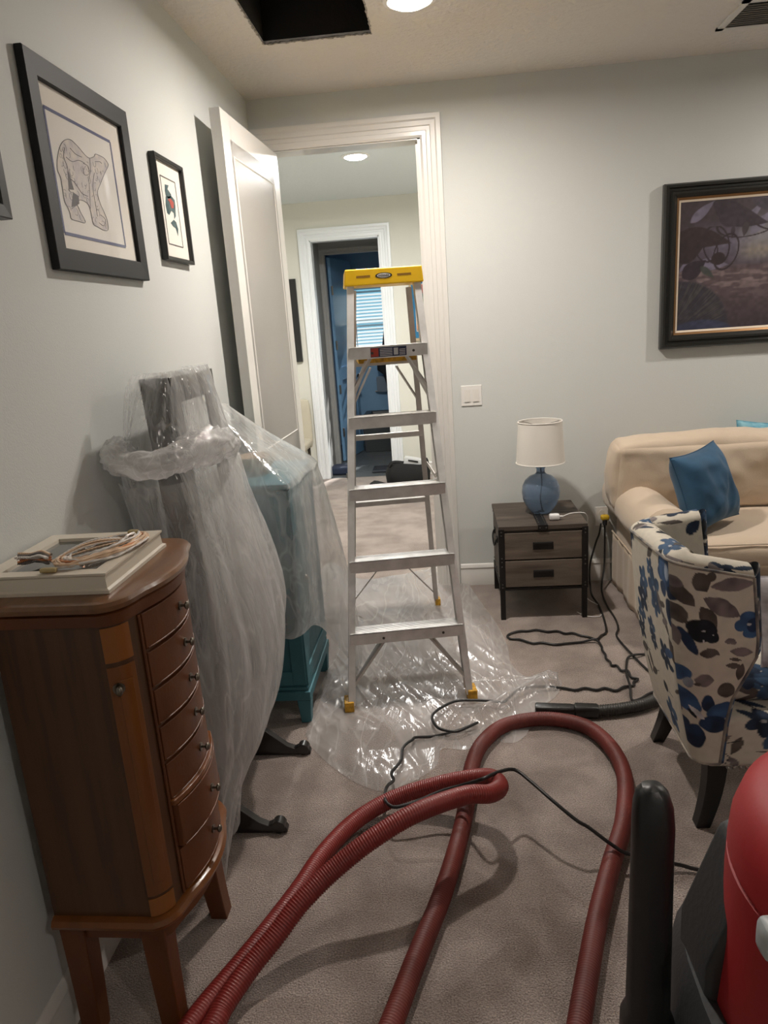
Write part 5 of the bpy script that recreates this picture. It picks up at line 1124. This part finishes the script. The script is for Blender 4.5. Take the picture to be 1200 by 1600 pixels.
PL2 = plastic('clear_film_tent', base=.27, edge=.40, crease=8, dens=(1,1,.4), seed=4.1, bumpd=.012)
PL3 = plastic('clear_film_floor', base=.20, edge=.30, crease=9, dens=(1,.22,1), seed=8.0, bumpd=.009, gloss=.22, rot=-.56, spec=.05)
rows = [
 [(-.86,1.985,1.476),(-.82,1.983,1.478),(-.77,1.983,1.478),(-.757,2.05,1.478),(-.756,2.2,1.478),(-.757,2.35,1.478),(-.80,2.392,1.476),(-.86,2.392,1.474)],
 [(-.885,1.978,1.43),(-.84,1.972,1.43),(-.762,1.972,1.43),(-.738,2.05,1.43),(-.736,2.2,1.43),(-.738,2.36,1.43),(-.80,2.405,1.43),(-.87,2.405,1.43)],
 [(-.90,1.93,1.30),(-.86,1.90,1.30),(-.765,1.925,1.30),(-.715,2.02,1.30),(-.712,2.2,1.30),(-.712,2.39,1.30),(-.79,2.43,1.30),(-.88,2.43,1.30)],
 [(-.915,1.90,1.19),(-.87,1.87,1.18),(-.75,1.885,1.18),(-.69,1.99,1.18),(-.675,2.2,1.18),(-.69,2.42,1.18),(-.78,2.45,1.18),(-.88,2.46,1.18)],
 [(-.91,1.95,1.0),(-.84,1.90,1.0),(-.73,1.885,1.0),(-.655,1.98,1.0),(-.64,2.2,1.0),(-.655,2.44,1.0),(-.76,2.50,1.0),(-.88,2.50,1.0)],
 [(-.90,1.95,.80),(-.82,1.89,.80),(-.71,1.865,.80),(-.63,1.95,.80),(-.605,2.2,.80),(-.62,2.47,.80),(-.74,2.55,.80),(-.86,2.53,.80)],
 [(-.90,1.93,.58),(-.81,1.87,.58),(-.70,1.84,.58),(-.62,1.92,.58),(-.585,2.15,.58),(-.60,2.46,.60),(-.70,2.57,.60),(-.84,2.55,.60)],
 [(-.90,1.92,.38),(-.80,1.86,.38),(-.71,1.82,.38),(-.65,1.87,.36),(-.61,2.06,.36),(-.63,2.36,.40),(-.70,2.50,.42),(-.82,2.55,.42)],
 [(-.90,1.90,.22),(-.82,1.85,.21),(-.74,1.79,.20),(-.70,1.81,.20),(-.68,1.92,.23),(-.69,2.06,.30),(-.74,2.22,.35),(-.82,2.38,.36)],
 [(-.88,1.86,.08),(-.82,1.80,.06),(-.745,1.735,.02),(-.715,1.735,.015),(-.705,1.80,.06),(-.715,1.93,.16),(-.76,2.08,.26),(-.82,2.28,.30)]]
w1 = drape('plastic_wrap', 'clear crumpled plastic film wrapped around the black standing mirror', rows, PL1, 190, 240, fold=.034, nfold=6, seed=2, fine=.006)
rows_in = [[(x-.014 if x > -.86 else x, y+(.014 if y < 2.0 else -.014), z-.004+.03*math.sin(i*2.1)*(j == 6)) for i, (x, y, z) in enumerate(r)] for j, r in enumerate(rows[3:])]
w2 = drape('inner_fold', None, rows_in, PL1, 150, 200, fold=.030, nfold=6, seed=21, fine=.004, parent=w1)
# gathered twist of film tied round the mirror
P = catmull([(-.905,1.95,1.275),(-.90,1.88,1.265),(-.83,1.845,1.245),(-.755,1.86,1.245),(-.705,1.93,1.262),(-.685,2.03,1.262),(-.675,2.12,1.25),(-.685,2.22,1.225),(-.71,2.33,1.205)], 22)
mb = MB(); seg = 40; rings = []
a_ = Vector((0,0,1))
for i, q in enumerate(P):
    t = (P[min(i+1, len(P)-1)]-P[max(0, i-1)]).normalized(); a = (a_-t*a_.dot(t)).normalized(); b = t.cross(a); s = i/len(P)
    r0 = .034+.016*math.exp(-((s-.62)/.16)**2)-.012*(s > .9)
    rings.append([tuple(q+(a*math.cos(2*PI*j/seg)+b*math.sin(2*PI*j/seg))*r0*(1+.30*noise.noise(Vector((math.cos(2*PI*j/seg)*2.4+s*3, math.sin(2*PI*j/seg)*2.4, s*16)))+.42*(.4-abs(noise.noise(Vector((j/seg*11+s*7, s*9, 3.3))))))) for j in range(seg)])
mb.loops(rings, caps=False)
o = obj('gathered_twist', mb, PL1T, None, angle=180); o.parent = w1; o.location = o.location-w1.location; 
rows = [
 [(-.915,2.72,1.29),(-.90,2.735,1.295),(-.885,2.76,1.30),(-.88,2.83,1.302),(-.885,2.90,1.30),(-.90,2.93,1.295)],
 [(-.925,2.67,1.19),(-.84,2.675,1.17),(-.745,2.69,1.155),(-.735,2.84,1.155),(-.745,3.0,1.155),(-.82,3.04,1.19)],
 [(-.935,2.612,1.05),(-.78,2.608,1.022),(-.605,2.610,1.018),(-.590,2.86,1.016),(-.590,3.12,1.016),(-.69,3.15,1.06)],
 [(-.935,2.603,.96),(-.78,2.598,.96),(-.590,2.602,.96),(-.572,2.86,.96),(-.565,3.13,.96),(-.62,3.17,.98)],
 [(-.935,2.59,.80),(-.78,2.585,.78),(-.580,2.592,.78),(-.560,2.86,.78),(-.530,3.14,.80),(-.58,3.23,.80)],
 [(-.935,2.58,.66),(-.78,2.57,.62),(-.575,2.583,.60),(-.552,2.85,.60),(-.495,3.14,.58),(-.53,3.29,.58)],
 [(-.93,2.57,.56),(-.78,2.56,.52),(-.585,2.575,.50),(-.550,2.83,.46),(-.470,3.13,.36),(-.49,3.32,.34)],
 [(-.92,2.565,.52),(-.79,2.555,.47),(-.61,2.57,.43),(-.552,2.80,.38),(-.455,3.10,.16),(-.47,3.33,.14)],
 [(-.91,2.56,.50),(-.80,2.55,.45),(-.63,2.57,.40),(-.556,2.79,.35),(-.45,3.05,.02),(-.45,3.34,.015)]]
drape('plastic_tent', 'clear plastic film tented over the teal cabinet and down beside the ladder', rows, PL2, 130, 200, fold=.006, nfold=6, seed=5, fine=.0045)
# floor film: radial mesh inside the outline
out2 = catmull([(x, y, 0) for x, y in SHEET+[SHEET[0]]], 9)[:-1]; cx_, cy_ = -.20, 2.90
ang = sorted([(math.atan2(q.y-cy_, q.x-cx_), math.hypot(q.x-cx_, q.y-cy_)) for q in out2])
def rad(a):
    a = (a+PI) % (2*PI)-PI
    for k in range(len(ang)-1):
        if ang[k][0] <= a <= ang[k+1][0]:
            t = (a-ang[k][0])/max(1e-6, ang[k+1][0]-ang[k][0]); return ang[k][1]*(1-t)+ang[k+1][1]*t
    t = ((a-ang[-1][0]) % (2*PI))/max(1e-6, (ang[0][0]-ang[-1][0]) % (2*PI)); return ang[-1][1]*(1-t)+ang[0][1]*t
NT, NR = 420, 150
RADS = [rad(2*PI*k/NT-PI) for k in range(NT)]
mb = MB(); vs = []
legs_ = [(-.456,2.712), (.062,2.79), (-.33,3.80), (-.06,3.84)]
for j in range(NR+1):
    for k in range(NT):
        a = 2*PI*k/NT-PI; r = RADS[k]*(j+.05)/(NR+.05); x, y = cx_+r*math.cos(a), cy_+r*math.sin(a)
        q = Vector((x, y, 0)); al_, ac_ = x*.50-y*.86, x*.86+y*.50
        d1 = .5-abs(noise.noise(Vector((ac_*7, al_*1.6, 1))))*1.7; d2 = .5-abs(noise.noise(Vector((ac_*19+al_*2, al_*3.2, 4))))*1.7; d3 = .5-abs(noise.noise(Vector((x*20, y*14, 8))))*1.7
        e_ = j/NR; lump = max(0, noise.noise(Vector((x*2.6, y*2.6, 9))))*.05*(e_ > .3)
        z = .007+.017*max(0, d1)+.008*max(0, d2)+.0022*max(0, d3)+lump*.6
        s_ = min(min(math.hypot(x-lx, y-ly) for lx, ly in legs_)/.10, 1); z = .003+(z-.003)*s_
        if e_ > .9: z *= 1-(e_-.9)*6
        # bunched ridge running out to the tail beside the nozzle
        t_ = max(0, min(1, (x-.10)/.30)); ln_ = abs((y-(2.62+.42*(x-.1)/.3*0+.28*t_)))
        if x > .0 and e_ < .98: z += .045*math.exp(-(ln_/.05)**2)*min(1, max(0, (x-.0)/.1))
        vs.append((x, y, max(.002, z)))
k0 = len(vs); vs.append((cx_, cy_, .01)); fs = [(k0, k, (k+1) % NT) for k in range(NT)]
for j in range(NR):
    for k in range(NT): fs.append((j*NT+k, (j+1)*NT+k, (j+1)*NT+(k+1) % NT, j*NT+(k+1) % NT))
mb.add(vs, fs); tag(obj('plastic_floor_sheet', mb, PL3, None, angle=180), 'clear wrinkled plastic drop sheet on carpet under the ladder', 'plastic sheet')
# ------------------------------------------------------------------ hoses and cords
RH = mat('red_rubber_hose', (.225,.022,.018), .45, var=.18, vscale=5, coat=.1); BH = mat('black_ribbed_hose', (.035,.033,.030), .5)
def hose(path, r, pitch, depth, step=None, ends=None):
    P = resample(catmull(path, 24), pitch/3); return MB().tube(P, lambda i: r-(depth if i % 3 == 0 else 0), 20), P
lift = [(x, y, z) for x, y, z in HOSE_LOOP]
mb, P = hose(lift, .027, .0075, .0026)
h1 = thing('vacuum_hose', tuple(P[0]), 'ribbed red hose whose loop lifts off the carpet at left', 'hose', group='red vacuum hoses'); obj('hose_tube', mb, RH, h1, angle=180)
mb, P = hose(HOSE_BIG+[(.215,1.02,.03),(.24,.86,.04),(.33,.74,.12),(.46,.72,.24),(.56,.80,.30)], .0275, .0075, .0022)
h2 = thing('vacuum_hose', tuple(P[0]), 'ribbed dark red hose lying in a tall arch on the carpet', 'hose', group='red vacuum hoses'); obj('hose_tube', mb, mat('dusty_red_hose', (.155,.024,.018), .55, var=.3, vscale=6), h2, angle=180)
nz_ = thing('vacuum_nozzle', tuple(NOZZLE[1]), 'black plastic nozzle with short ribbed hose lying beside the armchair', 'nozzle')
N0, N1 = Vector(NOZZLE[0]), Vector(NOZZLE[3]); dn = (N1-N0).normalized(); sd = Vector((0,0,1)).cross(dn).normalized(); mb = MB(); rings = []
for t, a, b in ((0,.018,.014),(.01,.024,.018),(.03,.026,.020),(.30,.025,.020),(.55,.023,.021),(.62,.020,.020),(.64,.026,.026),(.97,.026,.026),(1,.022,.022)):
    q = N0.lerp(N1, t); rings.append([tuple(q+sd*a*math.copysign(abs(math.cos(th))**.6, math.cos(th))+Vector((0,0,1))*b*math.copysign(abs(math.sin(th))**.6, math.sin(th))) for th in [2*PI*k/24 for k in range(24)]])
obj('nozzle_body', mb.loops(rings), mat('scuffed_black_plastic', (.016,.016,.016), .4, bump=.3, bscale=90), nz_)
mb, P = hose(NOZZLE_HOSE, .0235, .010, .006); obj('ribbed_hose', mb, BH, nz_, angle=180)
CB = mat('black_rubber_cord', (.012,.012,.013), .45)
def cord(pts, label, r=.0052, tail=None, wav=0):
    P = resample(catmull(pts, 8), .008); t = thing('extension_cord', tuple(P[0]), label, 'cord', group='black cords on the carpet'); obj('cord_jacket', MB().tube(P, r, 10), CB, t); return t
cord(CORD_WAVY, 'long wavy black extension cord running from outlet across film and hoses', .0055)
cord(CORD_STRAIGHT, 'smooth black cord dropping from the outlet and passing under the armchair')
cord(CORD_HOOK, 'short hooked loop of black cord on carpet beside the armchair')
# ------------------------------------------------------------------ red canister machine in the corner of the frame
RV = mat('red_moulded_plastic', (.42,.022,.026), .55, var=.10, vscale=3, bump=.12, bscale=50, coat=.0); DG = mat('dark_grey_moulding', (.045,.047,.050), .55, bump=.3, bscale=80)
vc = thing('vacuum_machine', (.80, 1.16, 0), 'large red canister vacuum with dark grey base in the lower right corner', 'vacuum')
vcx, vcy = .765, 1.07
prof = [(.01,.16),(.315,.16),(.325,.19),(.325,.30),(.315,.42),(.305,.54),(.302,.60),(.298,.602),(.298,.610),(.302,.612),(.298,.66),(.284,.705),(.255,.735),(.20,.752),(.12,.762),(.01,.765)]
obj('drum', MB().lathe(prof, (vcx, vcy, 0), 72), RV, vc, angle=50)
gb = MB(); rings = []
for z, s in ((.06,1.0),(.10,1.06),(.30,1.03),(.34,.98)):
    rings.append([(vcx+(.355*s)*math.copysign(abs(math.cos(a))**.7, math.cos(a)), vcy+(.36*s)*math.copysign(abs(math.sin(a))**.7, math.sin(a)), z) for a in [2*PI*k/40 for k in range(40)]])
obj('base', gb.loops(rings), DG, vc)
obj('housing', MB().prism([(.425, 1.24, .10), (.425, 1.24, .405), (.49, 1.24, .60), (.60, 1.24, .66), (.60, 1.24, .10)], (0, -.16, 0)), DG, vc, bevel=.015, seg=3)
for (x, y) in ((.55, .86), (1.05, .86), (1.05, 1.44), (.55, 1.44)): obj('caster', MB().tube([(x-.014, y, .032), (x+.014, y, .032)], .032, 20), BLACKM, vc, bevel=.004)
lt = MB().cushion((.474, .955, .605), (.045, .045, .06), r=.012, n=6, puff=.002); obj('latch', lt, mat('pale_grey_latch', (.50,.54,.56), .4), vc)
hp = MB(); rings = []
hx, hy = .342, 1.15
for z, a, b, oy in ((.10,.052,.045,0),(.22,.050,.044,0),(.245,.040,.038,0),(.60,.0365,.034,0),(.665,.0365,.034,0),(.700,.034,.032,.004),(.722,.028,.026,.008),(.733,.018,.018,.010),(.736,.004,.004,.010)):
    rings.append([(hx+a*math.copysign(abs(math.cos(t))**.75, math.cos(t)), hy+oy+b*math.copysign(abs(math.sin(t))**.75, math.sin(t)), z) for t in [2*PI*k/32 for k in range(32)]])
obj('upright_post', hp.loops(rings), mat('glossy_black_moulding', (.014,.015,.016), .38, bump=.15, bscale=60), vc)
obj('post_bracket', MB().cushion((.40, 1.16, .14), (.16, .09, .08), r=.015, n=5, puff=0), DG, vc)
# ------------------------------------------------------------------ landing floor things
bg_ = thing('tote_bag', (-.36, 7.0, 0), 'open black tote bag with looped handle on landing carpet', 'bag')
BK = mat('black_canvas', (.010,.010,.011), .8, bump=.3)
mb = MB(); rings = []
for z, s, dz in ((.002,.86,0),(.03,1.0,0),(.12,1.04,0),(.19,.98,.0),(.215,.92,.0),(.19,.84,0),(.10,.80,0)):
    rings.append([(-.38+.215*s*math.copysign(abs(math.cos(a))**.75, math.cos(a)), 7.03+.12*s*math.copysign(abs(math.sin(a))**.75, math.sin(a)), z+(.018*math.sin(a*3+1)+.015*math.cos(a))*(z > .15)) for a in [2*PI*k/36 for k in range(36)]])
obj('bag_body', mb.loops(rings), BK, bg_)
obj('handle', MB().tube(catmull([(-.55,6.95,.19),(-.52,6.93,.235),(-.46,6.93,.24),(-.41,6.94,.20)], 6), .009, 8), BK, bg_)
bx = thing('white_box', (-.30, 7.05, .10), 'white plastic box sticking out of the black tote bag', 'box')
A = (Vector((.96,.1,-.22)).normalized(), Vector((0,1,0)), Vector((.22,0,.97)).normalized())
obj('box_body', MB().cushion((-.31, 7.05, .19), (.22,.12,.13), r=.01, n=5, puff=0, ax=A), mat('white_box_plastic', (.62,.63,.64), .4), bx)
obj('box_slot', MB().cushion((-.32, 6.985, .235), (.10,.01,.014), r=.002, n=3, puff=0, ax=A), BLACKM, bx)
sh_ = thing('shoe', (-.62, 6.85, 0), 'black shoe lying on the landing carpet behind the ladder step', 'shoe')
mb = MB(); rings = []
for t, wd, h in ((0,.02,.03),(.05,.04,.06),(.2,.042,.085),(.35,.040,.08),(.6,.046,.055),(.85,.042,.045),(.97,.028,.032),(1,.008,.02)):
    x = -.76+.27*t; rings.append([(x, 6.85+wd*math.cos(a), .004+h*max(0, .5+.5*math.sin(a))**.8) for a in [2*PI*k/20 for k in range(20)]])
obj('shoe_upper', mb.loops(rings), BK, sh_); obj('shoe_sole', B(-.75,-.50,6.812,6.888,.001,.014), BLACKM, sh_, bevel=.004)
scl = thing('bath_scale', (-.72, 7.75, 0), 'flat dark bathroom scale on the slate floor past landing', 'scale')
obj('scale_plate', B(-.80,-.55,7.62,7.90,.004,.03), mat('dark_glass_scale', (.03,.035,.045), .2), scl, bevel=.008); obj('scale_display', B(-.71,-.64,7.85,7.88,.0301,.0315), BLACKM, scl, smooth=False)
mt_ = thing('bath_mat', (-1.15, 7.9, 0), 'dark blue folded mat on the floor left of the bathroom doorway', 'mat')
obj('mat_pile', MB().cushion((-1.135, 7.72, .045), (.22,.22,.085), r=.02, n=8, puff=.004, nz=.004), mat('navy_towelling', (.02,.03,.06), .95, bump=.6), mt_)
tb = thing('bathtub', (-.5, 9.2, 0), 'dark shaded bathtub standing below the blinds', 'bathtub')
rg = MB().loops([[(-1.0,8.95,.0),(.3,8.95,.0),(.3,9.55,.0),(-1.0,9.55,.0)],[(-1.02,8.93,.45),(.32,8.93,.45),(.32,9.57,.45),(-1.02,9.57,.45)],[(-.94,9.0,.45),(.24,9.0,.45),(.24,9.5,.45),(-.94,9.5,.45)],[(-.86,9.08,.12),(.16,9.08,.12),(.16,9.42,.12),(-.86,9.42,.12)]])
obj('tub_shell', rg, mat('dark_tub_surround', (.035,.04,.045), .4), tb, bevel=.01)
tw = thing('towel', (-.70, 9.5, .7), 'pale folded towel hanging on a bar under the window', 'towel')
obj('towel_cloth', MB().cushion((-.72, 9.53, .79), (.26,.03,.20), r=.010, n=8, puff=.004, nz=.004), mat('grey_blue_towel', (.20,.25,.30), .95, bump=.5), tw)
obj('towel_bar', MB().tube([(-.88,9.55,.70),(-.56,9.55,.70)], .008, 8), CHROME, tw)
rb_ = thing('bathrobe', (-.66, 9.45, .9), 'black robe hanging at the right side of the bright window', 'clothing')
mb = MB(); rings = []
for z, wd, cx in ((1.55,.02,-.64),(1.50,.06,-.64),(1.3,.07,-.66),(1.1,.12,-.69),(.98,.13,-.68),(.92,.08,-.66),(.7,.05,-.64)):
    rings.append([(cx+wd*math.cos(a)*(1+.15*math.sin(5*a)), 9.42+.035*math.sin(a), z) for a in [2*PI*k/24 for k in range(24)]])
obj('robe_cloth', mb.loops(rings), BK, rb_)
hk = MB().tube([(-.64, 9.60, 1.57), (-.64, 9.43, 1.57), (-.64, 9.42, 1.60)], .006, 8); obj('hook', hk, CHROME, rb_)
ck = thing('side_chair', (-1.36, 7.05, 0), 'beige upholstered chair back just visible behind the open door', 'chair')
BG2 = mat('beige_upholstery', (.50,.46,.37), .9)
obj('chair_back', MB().cushion((-1.53, 7.30, .62), (.36,.07,.50), r=.034, n=8, puff=.005), BG2, ck); obj('seat', MB().cushion((-1.56, 7.10, .43), (.40,.42,.09), r=.03, n=8, puff=.008), BG2, ck)
for x in (-1.72, -1.40):
    for y in (6.93, 7.30): obj('leg', MB().tube([(x, y, 0), (x, y, .40)], .016, 10), mat('dark_chair_leg', (.05,.04,.03), .5), ck)
